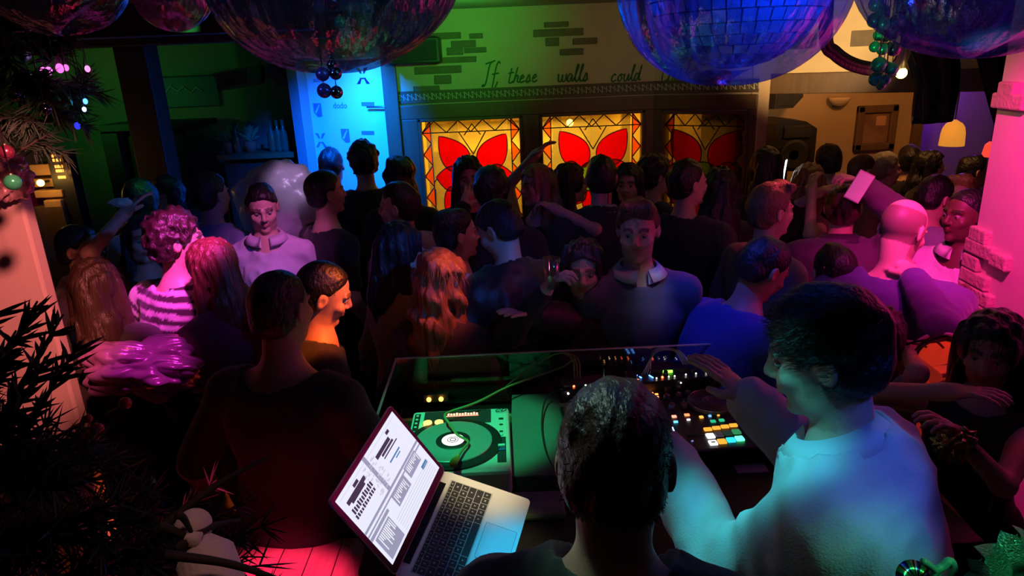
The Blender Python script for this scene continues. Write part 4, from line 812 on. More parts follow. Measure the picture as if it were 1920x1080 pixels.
def person(label, px, py, d, yaw, hyaw=None, pitch=0, roll=0, lean=0, side=0, fem=False, skin='fair', hair=('short', (.02, .015, .012)), top=None, legs=(.02, .02, .03), lod=2, L=None, Rr=None,
           curlL=.5, curlR=.5, face=False, beard=0, fz=0.0, floorlean=None, collar=None, group=None, stripes=None, extra_hair=0, sleeve=1.0, neckw=.085, hem=0.0, puff=.012, s_=None, skirt=False, polL=None, polR=None, seed=None, hs=None, build=1.0, fold=1.0):
    seed = int(px*3+py) if seed is None else seed
    Hc = np.array(at(px, py, d=d)); f = np.array([math.sin(R(yaw)), math.cos(R(yaw)), 0]); r = np.array([f[1], -f[0], 0]); u = np.array([0, 0, 1.0])
    hyaw = yaw if hyaw is None else hyaw
    hf0 = np.array([math.sin(R(hyaw)), math.cos(R(hyaw)), 0]); hr = np.array([hf0[1], -hf0[0], 0])
    hf = hf0*math.cos(R(pitch))-u*math.sin(R(pitch)); hu = hf0*math.sin(R(pitch))+u*math.cos(R(pitch))
    cr_, sr_ = math.cos(R(roll)), math.sin(R(roll)); hr, hu = hr*cr_-hu*sr_, hu*cr_+hr*sr_
    HB = np.stack([hr, hf, hu]); la = R(lean); sa = R(side)
    a = nrm(u*math.cos(la)*math.cos(sa)+f*math.sin(la)+r*math.sin(sa)); tf = nrm(f-a*(f@a)); tr = np.cross(tf, a)
    nk = nrm(a*.6+u*.4); hs = hs or (.94 if fem else 1.0)
    s = s_ or (Hc[2]-fz)/(.93+.49*a[2]+.185*nk[2]); s = min(max(s, .84), 1.12)
    C7 = Hc-(nk*.185*s+hf0*.022+hu*.0)-(hf-hf0)*.02; P0 = C7-a*.49*s
    rootz = fz; root = empty('person', (float(P0[0]), float(P0[1]), fz), label, 'person', group)
    off = (P0[0], P0[1], fz)
    sw = (.150 if fem else .176)*s*build; wz = .5*s
    B = np.stack([tr, tf, a]); shL = C7-a*.075*s-tr*sw; shR = C7-a*.075*s+tr*sw
    l1, l2 = .285*s, .255*s
    def tgt(spec, sh, sg):
        if spec is None: t = sh+(-a*.44+tf*.10)*s+tr*sg*.08; t = sh-u*.47*s+f*.10*s+r*sg*.07
        elif isinstance(spec, tuple) and spec[0] == 'px': t = np.array(at(spec[1], spec[2], d=spec[3]))
        elif isinstance(spec, tuple) and spec[0] == 'pz': t = np.array(at(spec[1], spec[2], z=spec[3]))
        else: t = sh+(f*spec[0]+r*spec[1]+u*spec[2])*s
        return t
    arms = []
    for sh, sg, spec, pol, cu in ((shL, -1, L, polL, curlL), (shR, 1, Rr, polR, curlR)):
        pole = -f*.6+r*sg*.5-u*.5 if pol is None else (f*pol[0]+r*pol[1]+u*pol[2])
        e, wri = ik(sh, tgt(spec, sh, sg), l1, l2, pole); arms.append((sh, e, wri, sg, cu, spec))
    hips = [P0-tr*.085*s, P0+tr*.085*s]; feet = []
    for i, hp in enumerate(hips):
        sg = (-1, 1)[i]; ft = np.array([P0[0], P0[1], fz])+r*sg*.10*s+f*(.03 if i else -.03); an = ft+u*.085*s
        ll = max(.46*s, np.linalg.norm(an-hp)*.502); kn, an2 = ik(hp, an, ll, ll, f+r*sg*.15); feet.append((kn, an, ft))
    # ---- grids
    body_c, head_f = {0: (.013, .0050), 1: (.016, .0065), 2: (.022, .0085)}[lod]
    pts = [Hc, C7, P0]+hips+[p for k in feet for p in k]+[p for k in arms for p in k[:3]]
    spans = [[(Hc[i]-.145*hs, Hc[i]+.145*hs)] for i in range(3)]; fing = []
    for sh, e, wri, sg, cu, spec in arms:
        hd = nrm(wri-e); pts.append(wri+hd*.2)
        if spec is not None and lod < 3:
            hc = wri+hd*.09; fing.append(hc)
            if lod < 2:
                for i in range(3): spans[i].append((hc[i]-.11, hc[i]+.11))
    pts = np.array(pts); lo = pts.min(0)-.22; hi = pts.max(0)+.22; lo[2] = max(lo[2], fz-.005)
    if lod == 2: fing_f = .0085
    X, Y, Z = (axis_pts(lo[i], hi[i], body_c, spans[i], head_f) for i in range(3))
    G = Field(X, Y, Z)
    # ---- torso, limbs
    def torso(G, g=0.0, arms_to=1.0, legs_on=True, torso_on=True, neck=True, hands=True, waist=True):
        k = .045
        if torso_on:
            cw = (.140 if fem else .165)*s*build; G.ell(C7-a*.19*s+tf*.005, (cw+g, .105*s*build+g, .19*s+g), B, k)
            G.ell(C7-a*.36*s, ((.118 if fem else .145)*s*build+g, .092*s*build+g, .15*s+g), B, k); G.ell(P0+a*.01, (.158*s*build+g, .112*s*build+g, .13*s+g), B, k)
            for sh, sg in ((shL, -1), (shR, 1)): G.cone(C7-a*.025*s, sh, .058*s+g, .050*s+g, k); G.ell(C7-a*.14*s-tf*.06+tr*sg*.075, (.07+g, .03+g, .10+g), B, .05)
            G.cone(C7-a*.05*s, C7-a*.01, .075*s+g, .055+g, .05)
            if fem:
                for sg in (-1, 1): G.ell(C7-a*.215*s+tf*.085+tr*sg*.065, (.058+g, .05+g, .055+g), B, .03)
            else: G.ell(C7-a*.17*s+tf*.065, (.12*s+g, .045+g, .075*s+g), B, .04)
        if neck: G.cone(C7-a*.02, Hc-hu*.055*hs-hf*.012, .060*hs*(.9 if fem else 1)+g, .054*hs*(.88 if fem else 1)+g, .03)
        for sh, e, wri, sg, cu, spec in arms:
            fa = .85 if fem else 1.0
            if arms_to > 0:
                e2 = sh+(e-sh)*min(1, arms_to*2); G.cone(sh, e2, .049*s*fa+g, .042*s*fa+g, .035)
                if arms_to > .5: w2 = e+(wri-e)*(arms_to-.5)*2; G.cone(e, w2, .043*s*fa+g, (.043+(.030-.043)*(arms_to-.5)*2)*s*fa+g, .02)
        if legs_on:
            for hp, (kn, an, ft) in zip(hips, feet): G.cone(hp, kn, .088*s+g, .058*s+g, .04); G.cone(kn, an, .055*s+g, .040*s+g, .02)
    torso(G)
    for kn, an, ft in feet: G.cone(ft+u*.035, ft+u*.03+f*.15*s, .035, .028, .02); G.cone(an, ft+u*.035, .038, .035, .02)
    # ---- hands: palm, four fingers of unequal length, thumb from the side of the palm
    for sh, e, wri, sg, cu, spec in arms:
        hd = nrm(wri-e); side_ = nrm(np.cross(hd, -u if abs(hd[2]) < .85 else f)); pn = np.cross(side_, hd)*1.0
        if pn[2] > 0: pn = -pn; side_ = -side_
        thumb_side = side_ if (side_@(-r*sg)) > 0 else -side_
        if spec is None:
            pn = nrm(np.cross(f, u))*-sg if False else -r*sg; thumb_side = nrm(f-hd*(f@hd)); pn = nrm(pn-hd*(pn@hd))
        hs2 = .92 if fem else 1.0; pc = wri+hd*.045*hs2; HBm = np.stack([nrm(np.cross(pn, hd)), hd, pn]); thumb_side = HBm[0] if HBm[0]@thumb_side > 0 else -HBm[0]
        G.cone(wri-hd*.02, wri+hd*.02, .026*s, .027*s, .02); G.ell(pc, (.041*hs2, .050*hs2, .0155), HBm, .015)
        for q, (ofs, ln) in enumerate(((.031, .92), (.0105, 1.03), (-.0105, .97), (-.030, .78))):
            p = wri+hd*.082*hs2+thumb_side*ofs*hs2; ang = cu*(.8+.12*q); dr = hd*1.0
            for ph, lg in enumerate((.043, .028, .021)):
                ang2 = cu*(.35+.55*ph)+.08*q*cu; dr = nrm(hd*math.cos(ang2)+pn*math.sin(ang2)+thumb_side*ofs*2.2); p2 = p+dr*lg*ln*hs2
                G.cone(p, p2, (.0093-.0008*ph)*hs2, (.0088-.0009*ph)*hs2, .004); p = p2
        tb = wri+hd*.022+thumb_side*.030*hs2; t1 = tb+nrm(hd*.7+thumb_side*.75+pn*.25)*.042*hs2; t2 = t1+nrm(hd*.95+thumb_side*.2+pn*(.2+.5*cu))*.032*hs2
        G.cone(wri+hd*.02+thumb_side*.012, tb, .017, .0145, .012); G.cone(tb, t1, .0135, .0115, .006); G.cone(t1, t2, .0112, .009, .005)
    # ---- head
    def hp_(x, y, z): return Hc+(hr*x+hf*y+hu*z)*hs
    G.ell(hp_(0, -.012, .030), np.array((.076, .096, .088))*hs, HB, .02); G.ell(hp_(0, .026, -.035), np.array((.060 if fem else .064, .066, .082))*hs, HB, .025)
    G.cone(hp_(-.028, .028, -.082), hp_(.028, .028, -.082), .026*hs, .026*hs, .02); G.ell(hp_(0, .072, -.098), np.array((.021, .019, .017))*hs, HB, .018)
    if lod < 2 or face:
        for sg in (-1, 1):
            G.cone(hp_(sg*.046, .064, -.022), hp_(sg*.030, .074, -.034), .017*hs, .014*hs, .018); G.cone(hp_(sg*.012, .088, .024), hp_(sg*.045, .075, .026), .0095*hs, .008*hs, .012)
            G.ell(hp_(sg*.032, .098, .006), np.array((.017, .016, .011))*hs, HB, .008, True)
        G.cone(hp_(0, .088, .014), hp_(0, .106, -.020), .0085*hs, .0115*hs, .010)
        for sg in (-1, 1): G.ell(hp_(sg*.010, .098, -.027), np.array((.008, .009, .007))*hs, HB, .005)
        for sg in (-1, 1):
            G.cone(hp_(0, .094, -.052), hp_(sg*.021, .085, -.055), .0062*hs, .0038*hs, .004); G.cone(hp_(0, .093, -.063), hp_(sg*.019, .085, -.059), .0068*hs, .004*hs, .004)
    else: G.cone(hp_(0, .086, .012), hp_(0, .106, -.020), .009*hs, .012*hs, .012)
    for sg in (-1, 1):
        EB = np.stack([nrm(hr*sg+hf*.35), nrm(hf-hr*sg*.35), hu]); G.ell(hp_(sg*.079, -.008, -.004), np.array((.009, .020, .031))*hs, EB, .006)
        if lod < 2: G.ell(hp_(sg*.088, -.004, -.002), np.array((.007, .010, .017))*hs, EB, .005, True)
    V, Q = surface_nets(G.D, X, Y, Z)
    # tone: lips, brows, beard, cheeks, in the skin's own colour
    q = (V-Hc)@HB.T/hs; tone = np.ones((len(V), 3), np.float32)
    lip = (np.abs(q[:, 0]) < .024) & (np.abs(q[:, 2]+.0575) < .0125) & (q[:, 1] > .080); tone[lip] = (.85, .45, .45) if fem else (.88, .62, .58)
    brow = (np.abs(np.abs(q[:, 0])-.030) < .020) & (np.abs(q[:, 2]-.027-.004*np.sin(np.abs(q[:, 0])*60)) < .0065) & (q[:, 1] > .06); tone[brow] *= .22
    if beard > 0:
        bd = (q[:, 2] < -.035-(.03*(q[:, 1] < .06))) & (q[:, 2] > -.13) & (q[:, 1] > .0) & (np.abs(q[:, 0]) < .09) | ((np.abs(q[:, 0]) < .03) & (np.abs(q[:, 2]+.042) < .007) & (q[:, 1] > .07)) | ((q[:, 1] > -.01) & (q[:, 1] < .04) & (np.abs(q[:, 0]) > .05) & (q[:, 2] < .0) & (q[:, 2] > -.11)); bd &= ~lip; tone[bd] *= (1-.65*beard)
    if hair[0] == 'bald':
        st_ = (np.linalg.norm((q-np.array((0, -.012, .03)))/np.array((.08, .1, .095)), axis=1) < 1.15) & (q[:, 2] < .075) & (q[:, 1] < .012) & (q[:, 2] > -.055); st_ &= ~((np.abs(q[:, 0]) > .077) & (np.abs(q[:, 2]+.004) < .035)); tone[st_] *= .35
    sm_ = mat('skin_'+skin, SKIN[skin], .48, attr=True, bump=.08, bscale=300, spec=.4)
    mesh_from('body', V, Q, sm_, root, off, tone)
    if face:
        for sg in (-1, 1):
            c = hp_(sg*.031, .0748, .0050); e = MB(); e.sphere((0, 0, 0), .0128*hs, 14, 10); eo = e.build('eye', mat('eye_white', (.26, .23, .22), .3)); eo.parent = root; eo.location = Vector(c-np.asarray(off))
            e2 = MB(); e2.sphere(c+hf*.0072*hs+hu*-.001, .0066*hs, 12, 8); e2.build('iris', mat('iris_brown', (.03, .015, .008), .15), root)
    # ---- top garment
    if top:
        kind, tcol = top[0], top[1]; tg = {'tee': .34, 'long': .97, 'tank': 0.0, 'jacket': .98, 'half': .62}[kind]; tg = tg*sleeve if kind != 'tank' else 0
        thick = {'jacket': .028, 'long': .019, 'tee': .017, 'tank': .013, 'half': .018}[kind]+(puff-.012)
        gc = {0: .010, 1: .013, 2: .019}[lod]; pt = np.array([C7, P0, shL, shR]+[p for k in arms for p in k[1:3]]); glo = pt.min(0)-.20; ghi = pt.max(0)+.20; hemz = -.10-hem
        glo[2] = min(glo[2], P0[2]+hemz-.05)
        if skirt: glo[2] = fz+.35
        GX, GY, GZ = (axis_pts(glo[i], ghi[i], gc, [], gc) for i in range(3)); T = Field(GX, GY, GZ)
        torso(T, thick, tg, False, True, False)
        if skirt: T.cone(P0, P0-u*.42*s, .15*s, .20*s, .06)
        elif hem > .05 or kind == 'jacket': T.ell(P0-a*.04, (.17*s, .125*s, .16*s), B, .05)
        P = T.grid(); Dn = T.D
        cl = C7+a*.012
        W1 = waves(10, seed, (18, 45), (1, 1, .55)); W2 = waves(12, seed+5, (50, 105), (1, .8, .6)); amp = {'jacket': 1.5, 'long': 1.2}.get(kind, .8)
        Dn = Dn+amp*fold*(.0050*wsum(P, W1)+.0040*np.abs(wsum(P, W2))-.0025)
        rel = P-C7; za = rel@a; ya = rel@tf; xa = rel@tr
        Dn = smax(Dn, neckw*hs*1.12-np.sqrt(xa**2+(ya-.018)**2+((za-.045)*.75)**2), gc*1.1)
        if not skirt: Dn = smax(Dn, (((P0-P)@a)-(.09+hem)*s), gc*1.1)
        V, Q = surface_nets(Dn, GX, GY, GZ); tone = None
        if stripes:
            # stripes run round the torso and round each sleeve
            dt = (V-C7)@a; best = np.abs(((V-C7)@tr)) ; val = dt.copy()
            for sh, e, wri, sg, cu, spec in arms:
                for A_, B_, o_ in ((sh, e, 0), (e, wri, l1)):
                    ba = B_-A_; t = np.clip(((V-A_)@ba)/(ba@ba), 0, 1); dd = np.linalg.norm(V-A_-t[:, None]*ba, axis=1); out = (((V-C7)@tr)*sg > sw*.90) & (dd < .085); val = np.where(out, -(o_+t*np.linalg.norm(ba))-.045, val)
            ph = np.mod(val/stripes[0]+.2, 1); tone = np.where((ph < stripes[2])[:, None], np.array(stripes[1]), np.array((1, 1, 1.0))).astype(np.float32)
        mname = 'cloth_%s_%d_%d_%d%s' % (kind, int(tcol[0]*255), int(tcol[1]*255), int(tcol[2]*255), 'a' if stripes else '')
        rough = top[2] if len(top) > 2 else .85
        gm = mat(mname, tcol, rough, bump=.25, bscale=220, sheen=.15, noise=.10, nscale=30, attr=bool(stripes))
        gname = {'tee': 't_shirt', 'long': 'shirt', 'tank': 'sleeveless_top', 'jacket': 'jacket', 'half': 'shirt'}[kind] if not skirt else 'dress'
        go = mesh_from(gname, V, Q, gm, root, off, tone)
        if collar:
            cb = []; n = 28; ring = []
            for k_ in range(n+1):
                a_ = math.pi/2+.28+(2*math.pi-.56)*k_/n  # open at the front
                for hgt, rr_ in ((-.012, .076), (.034, .068), (.041, .070), (.006, .098+.012*abs(math.cos(a_/2-math.pi/4))), (-.006, .094)): ring.append(C7+a*(hgt*1.1+.010-.014*math.sin(a_))*hs+tr*rr_*math.cos(a_)*hs*1.10+tf*(rr_*math.sin(a_)*hs*1.04+.010))
            m5 = 5; fs = [(i*m5+j, i*m5+(j+1) % m5, (i+1)*m5+(j+1) % m5, (i+1)*m5+j) for i in range(n) for j in range(m5)]+[tuple(range(m5)), tuple(range(n*m5, (n+1)*m5))[::-1]]
            cb = MB(); cb.add(ring, fs, True); cb.build('collar', mat('collar_%d_%d_%d' % tuple(int(v*255) for v in collar), collar, .8), root)
    # ---- trousers and shoes
    gc = .024; ll_ = P0+u*.07
    glo = np.minimum(P0, np.array([k[1] for k in feet]).min(0))-.2; ghi = P0+np.array((.28, .28, .08)); glo[2] = fz
    for kn, an, ft in feet: glo = np.minimum(glo, kn-.14); ghi[:2] = np.maximum(ghi[:2], kn[:2]+.14)
    GX, GY, GZ = (axis_pts(glo[i], ghi[i], gc, [], gc) for i in range(3)); T = Field(GX, GY, GZ)
    T.ell(P0, (.176*s*build, .132*s*build, .128*s), B, .06)
    for hp, (kn, an, ft) in zip(hips, feet): T.cone(hp, kn, .100*s, .072*s, .04); T.cone(kn, an-u*.02, .070*s, .060*s, .02)
    P = T.grid(); Dn = T.D+.005*wsum(P, waves(8, seed+9, (14, 30), (1, 1, .4))); Dn = np.maximum(Dn, fz+.05-P[..., 2])
    V, Q = surface_nets(Dn, GX, GY, GZ); mesh_from('trousers', V, Q, mat('denim_%d' % int(legs[2]*255), legs, .9, bump=.2, bscale=150), root, off)
    for kn, an, ft in feet:
        b = MB(); fm = frame_at(tuple(ft), tuple(f)); rows_ = [(-.08, .035, .07), (-.05, .045, .085), (.0, .046, .10), (.06, .048, .075), (.13, .052, .055), (.18, .046, .045), (.205, .02, .03)]
        vs = []; 
        for x_, w_, h_ in rows_: vs += [fm @ Vector((x_, w_*math.cos(t_), .002+h_*max(0, math.sin(t_)) if math.sin(t_) > 0 else .002)) for t_ in np.linspace(0, 2*math.pi, 13)[:-1]]
        fs = [(i*12+j, i*12+(j+1) % 12, (i+1)*12+(j+1) % 12, (i+1)*12+j) for i in range(6) for j in range(12)]+[tuple(range(12))[::-1], tuple(range(72, 84))]
        b.add(vs, fs, True); b.build('shoe', mat('shoe_black', (.015, .014, .014), .4), root)
    # ---- hair
    hk, hc = hair[0], hair[1]
    if hk != 'bald':
        hgc = {0: .0050, 1: .0065, 2: .0085}[lod]; long_ = hk in ('long', 'longcurl', 'bob'); down = {'long': .40, 'longcurl': .40, 'bob': .16}.get(hk, .10); thick = {'short': .013, 'crop': .006, 'quiff': .017, 'curly': .026, 'thick': .021, 'long': .020, 'longcurl': .028, 'bob': .024}[hk]
        lo = Hc-np.array((.16, .16, down+.06)); hi = Hc+np.array((.16, .16, .17)); 
        if long_: lo[:2] -= .05; hi[:2] += .05
        GX, GY, GZ = (axis_pts(lo[i], hi[i], hgc, [], hgc) for i in range(3)); T = Field(GX, GY, GZ)
        T.ell(hp_(0, -.012, .030), np.array((.076+thick*(.45 if hk in ('short', 'crop', 'quiff') else .9), .096+thick*.85, .088+thick))*hs, HB, .02)
        if hk == 'quiff': T.cone(hp_(-.04, .050, .108), hp_(.045, .060, .112), .028*hs, .024*hs, .03)
        if hk in ('short', 'crop', 'quiff', 'thick', 'curly'): T.ell(hp_(0, -.045, -.030), np.array((.066+thick*.5, .055+thick*.5, .055))*hs, HB, .03)
        P = T.grid(); q = (P-Hc)@HB.T/hs; Dn = T.D; x, y, z = q[..., 0], q[..., 1], q[..., 2]
        if hk == 'curly': nz = .008*wsum(q, waves(14, seed, (110, 190)))+.006*wsum(q, waves(8, seed+1, (50, 80)))
        elif long_: nz = .0065*wsum(q, waves(16, seed, (90, 240), (1, 1, .06)))+.004*wsum(q, waves(6, seed+2, (25, 50), (1, 1, .3)))
        else: nz = (.0035 if hk != 'crop' else .0012)*wsum(q, waves(14, seed, (120, 260), (1, .35, .45)))+(.004 if hk != 'crop' else .001)*wsum(q, waves(6, seed+3, (40, 70)))
        if long_:
            T2 = Field(GX, GY, GZ); k = .03
            for sg in (-1, 1):
                T2.cone(hp_(sg*.075, -.015, .02), hp_(0, 0, -.0)+hr*sg*(.088)*hs-u*down*.55+hf0*-.015, .030*hs, .036*hs, k); T2.cone(hp_(0, 0, 0)+hr*sg*.088*hs-u*down*.55-hf0*.015, hp_(0, 0, 0)+hr*sg*.075-u*down-hf0*.02+tf*0, .036*hs, .016, k)
            T2.cone(hp_(0, -.07, .03), Hc-hf0*.10-u*down*.5, .062*hs, .070*hs, k); T2.cone(Hc-hf0*.10-u*down*.5, Hc-hf0*.105-u*down*.97, .070*hs, .028, k)
            T2.cone(Hc-hf0*.09+hr*.05-u*down*.3, Hc-hf0*.09+hr*.06-u*down*.95, .045, .022, k); T2.cone(Hc-hf0*.09-hr*.05-u*down*.3, Hc-hf0*.09-hr*.06-u*down*.95, .045, .022, k)
            if hk == 'longcurl': nz = nz+.009*np.sin(z*48+x*20)+.006*wsum(q, waves(8, seed+4, (50, 90)))
            cut = (-.8*y+.5*z) - (-.030); facecut = np.where((y > .02) & (z < .072), np.maximum((.056+.18*np.maximum(0, -z-.02))-np.abs(x), -(.0-y)*0-.0), -1)
            Dn = np.maximum(np.minimum(Dn, T2.D)+nz, np.where((y > .018), (.060-.012*(z < -.02))-np.abs(x)-np.clip((z-.062)*3, 0, .1), -1))
        else:
            c0 = {'short': -.016, 'crop': -.016, 'quiff': -.018, 'thick': -.030, 'curly': -.026}[hk]
            cut = c0-(-.8*y+.6*z); low = -.078-z; ear = .0-np.minimum(1, 0); Dn = smax(smax(Dn+nz, cut*.8, .030), low, .015)
            Dn = np.maximum(Dn, -(np.linalg.norm((q-np.array((0, .0, -.012)))/np.array((.2, .024, .036)), axis=-1)-1)*.02)
        V, Q = surface_nets(Dn, GX, GY, GZ); extra = None
        if extra_hair and len(V):
            g = np.random.default_rng(seed); n = extra_hair; ids = g.integers(0, len(V), n); rt_ = V[ids]; cen = Hc+hu*.02; nr = rt_-cen; nr /= np.linalg.norm(nr, axis=1)[:, None]
            flow = (-u if long_ else (hf*.9+hu*.1 if hk in ('quiff', 'thick') else -hu*.6+hf*.25))+g.normal(0, .28, (n, 3)); flow -= nr*(np.sum(flow*nr, 1)*.8)[:, None]; flow /= np.linalg.norm(flow, axis=1)[:, None]
            ln = g.uniform(.5, 1.2, n)[:, None]*({'long': .09, 'longcurl': .09, 'bob': .06, 'curly': .03, 'thick': .038, 'quiff': .04}.get(hk, .019)); sdv = np.cross(flow, nr); sdv /= np.linalg.norm(sdv, axis=1)[:, None]; wd = .0008
            lift = .14 if not long_ else .05
            p0 = rt_-nr*.002; p1 = p0+flow*ln*.5+nr*ln*lift*.6; p2 = p0+flow*ln+nr*ln*lift*.7
            eV = np.concatenate([p0-sdv*wd, p0+sdv*wd, p1-sdv*wd*.8, p1+sdv*wd*.8, p2]); i_ = np.arange(n); eT = np.concatenate([np.stack([i_, i_+n, i_+2*n], 1), np.stack([i_+n, i_+3*n, i_+2*n], 1), np.stack([i_+2*n, i_+3*n, i_+4*n], 1)]); extra = (eV, eT)
        hm = mat('hair_%d_%d_%d' % tuple(int(v*999) for v in hc), hc, .42, bump=.8, bscale=90, stretch=(1, 1, .12) if long_ else (1, .5, .6), noise=.35, nscale=60, spec=.5)
        if len(V): mesh_from('hair', V, Q, hm, root, off, None, extra)
    return root

# ================================================================ DECORATIONS
M_filmB = film('clear_film_lit_blue', (.10, .22, .8), .66, .08); M_filmG = film('clear_film_grey', (.22, .32, .36), .62, .10); M_filmP = film('clear_film_pink', (.75, .2, .35), .5, .2)  # blue light is partly put into the tint of the blue film
def film_bag(name, c, rx, ry, depth, m, label, up_to=H, nu=240, nv=60, ridge=.05, twist=1.2, seed=1, off=(0, 0)):
    """slack clear film slung from the ceiling: gathered at the top, bellied below, wrinkled along its fall"""
    g = np.random.default_rng(seed); ph = g.uniform(0, 6.28, 8); fr_ = np.array((3, 5, 8, 13, 19, 29, 41, 57)); am = g.uniform(.4, 1, 8)*np.array((1.3, 1.2, 1, .9, .7, .55, .45, .35)); vs = []; c = Vector(c)
    for j in range(nv+1):
        t = j/nv; a = math.pi/2*t; rr = math.cos(a)**.75 if t < 1 else 0.0; zz = -math.sin(a)
        for i in range(nu):
            th = 2*math.pi*i/nu; wv = sum(am[k]*math.sin(fr_[k]*th+ph[k]+twist*3*t*(1+.3*k)) for k in range(8))/8
            k_ = rr*(1+ridge*wv*2.2*(1-.6*t))+.006*wv*t; top = (1-t)**2
            vs.append(c+Vector((rx*k_*math.cos(th)+off[0]*top, ry*k_*math.sin(th)+off[1]*top, depth*zz*(1+.02*wv)+.018*math.sin(3*th+ph[0])*t)))
    base = [v.copy() for v in vs[:nu]]; rim = [Vector((v.x+(v.x-c.x)*.35, v.y+(v.y-c.y)*.25, up_to-.004)) for v in base]
    vs = rim+vs; fs = [(j*nu+i, (j+1)*nu+i, (j+1)*nu+(i+1) % nu, j*nu+(i+1) % nu) for j in range(nv+1) for i in range(nu)]
    b = MB(); b.add(vs, fs, True); return tag(b.build(name, m), label, 'film drape')
pb = at(1372, -78, d=1.72)
film_bag('film_drape', at(1372, -60, d=1.72), .292, .29, .262, M_filmB, 'clear plastic film bag lit blue, slung round the big mirror ball', seed=3)
def mirror_ball(c, r, label, rows=22):
    t = empty('mirror_ball', (c.x, c.y, H), label, 'mirror ball'); b = MB(); b.sphere(c, r*.985, 40, 24); b.build('core', M_black, t); fr = MB(); tv = []; tf_ = []
    k = MB()
    for j in range(rows):
        p0 = math.pi*j/rows; p1 = math.pi*(j+1)/rows; n = max(4, int(2*rows*math.sin((p0+p1)/2)))
        for i in range(n):
            a0 = 2*math.pi*i/n+j*.13; a1 = 2*math.pi*(i+1)/n+j*.13; jit = rng.normal(0, .012, 2); e = .06; q = []
            for pp, aa in ((p0+(p1-p0)*e, a0+(a1-a0)*e), (p1-(p1-p0)*e, a0+(a1-a0)*e), (p1-(p1-p0)*e, a1-(a1-a0)*e), (p0+(p1-p0)*e, a1-(a1-a0)*e)):
                q.append(Vector((math.sin(pp)*math.cos(aa), math.sin(pp)*math.sin(aa), math.cos(pp))))
            n_ = sum(q, Vector())/4; s0 = [c+v*r+n_*(jit[0]*(l_-1.5))*r*.3 for l_, v in enumerate(q)]; s1 = [v-n_*.004 for v in s0]; k.add(s0+s1, [(0, 1, 2, 3), (0, 4, 5, 1), (1, 5, 6, 2), (2, 6, 7, 3), (3, 7, 4, 0)])
    k.build('mirror_tiles', mat('mirror', (.72, .82, .95), .22, .9), t); b = MB(); b.tube([c+Vector((0, 0, r)), Vector((c.x, c.y, H))], .005); b.lathe([(.02, 0), (.018, .03)], Matrix.Translation(c+Vector((0, 0, r-.01)))); b.build('hanging_rod', mat('steel', (.4, .4, .42), .3, .9), t)
mirror_ball(at(1385, -52, d=1.72), .228, 'big blue-lit mirror ball wrapped in clear film near the ceiling')
film_bag('film_drape', at(618, -62, d=2.0), .37, .26, .275, M_filmG, 'dark clear film swag hanging above the blue sponsor panel', seed=8, ridge=.06)
film_bag('film_drape', at(770, -30, d=2.15), .13, .12, .15, M_filmG, 'small see-through film pouch beside the dark swag over the brick patches', seed=12, ridge=.07)
film_bag('film_drape', at(1850, -58, d=1.55), .265, .24, .172, M_filmB, 'blue clear film swag above the pink pillar', seed=21, ridge=.06)
film_bag('film_drape', at(322, -14, d=2.3), .13, .10, .105, M_filmP, 'small pink-lit plastic film pouch by the dark timber post', seed=31, ridge=.05)
film_bag('film_drape', at(90, -65, d=1.7), .19, .15, .145, M_filmG, 'dim film pouch in the top left corner above the pine garland', seed=33, ridge=.05)
# baubles
B_pur = mat('bauble_plum', (.14, .07, .18), .22, .6); B_grn = mat('bauble_green', (.05, .55, .22), .18, .45); B_sil = mat('bauble_dark', (.22, .2, .3), .08, 1.0); B_red = mat('bauble_rose', (.55, .1, .2), .2, .8); B_cap = mat('bauble_cap', (.6, .55, .4), .3, .9)
def bauble(px, py, d, r, m, label, group, hang):
    c = at(px, py, d=d); t = empty('bauble', tuple(c), label, 'bauble', group); b = MB(); b.sphere(c, r, 24, 14); b.build('ball', m, t)
    b = MB(); b.lathe([(r*.22, r*.94), (r*.22, r*1.12), (r*.05, r*1.14)], Matrix.Translation(c), 12); b.build('cap', B_cap, t)
    top = Vector((hang[0], hang[1], H)) if hang else Vector((c.x, c.y, H)); b = MB(); b.tube([c+Vector((0, 0, r*1.1)), c.lerp(top, .5)+Vector((0, 0, 0)), top], .0015, 5); b.build('thread', M_black, t); return t
hx = at(615, 100, d=1.95)
for px, py, r, m, lab in ((605, 139, .0195, B_pur, 'matt plum bauble, upper left of the four before the blue panel'), (629, 138, .0175, B_sil, 'shiny dark bauble, upper right of the four before the blue panel'), (608, 170, .0205, B_pur, 'matt plum bauble, lower left of the four before the blue panel'), (631, 173, .0180, B_sil, 'shiny dark bauble, lower right of the four before the blue panel'), (622, 122, .014, B_sil, 'small dark bauble at the top of the cluster before the blue panel'), (622, 3, .022, B_red, 'rose bauble at the very top edge above the dark film swag'), (638, 42, .018, B_grn, 'green bauble caught inside the dark film swag')):
    bauble(px, py, 1.95 if py > 100 else 1.9, r, m, lab, None, None)
for i, (px, py, r) in enumerate(((1642, 8, 1.0), (1655, 22, 1), (1640, 38, 1.05), (1656, 44, .95), (1648, 66, .8), (1662, 68, .8), (1640, 88, .75), (1655, 92, .85), (1668, 88, .7), (1648, 122, 1.1), (1662, 126, .8), (1643, 148, 1.05), (1660, 150, .75), (1674, 60, 1.0), (1676, 92, 1.0), (1672, 130, .9), (1680, 40, .9), (1652, 160, .7))):
    bauble(px, py, 2.3+.03*((i*7) % 3), .0235*r, B_pur if px > 1672 else B_grn, 'shiny bauble in the long string hanging left of the black drape', 'string of green and purple baubles', None)
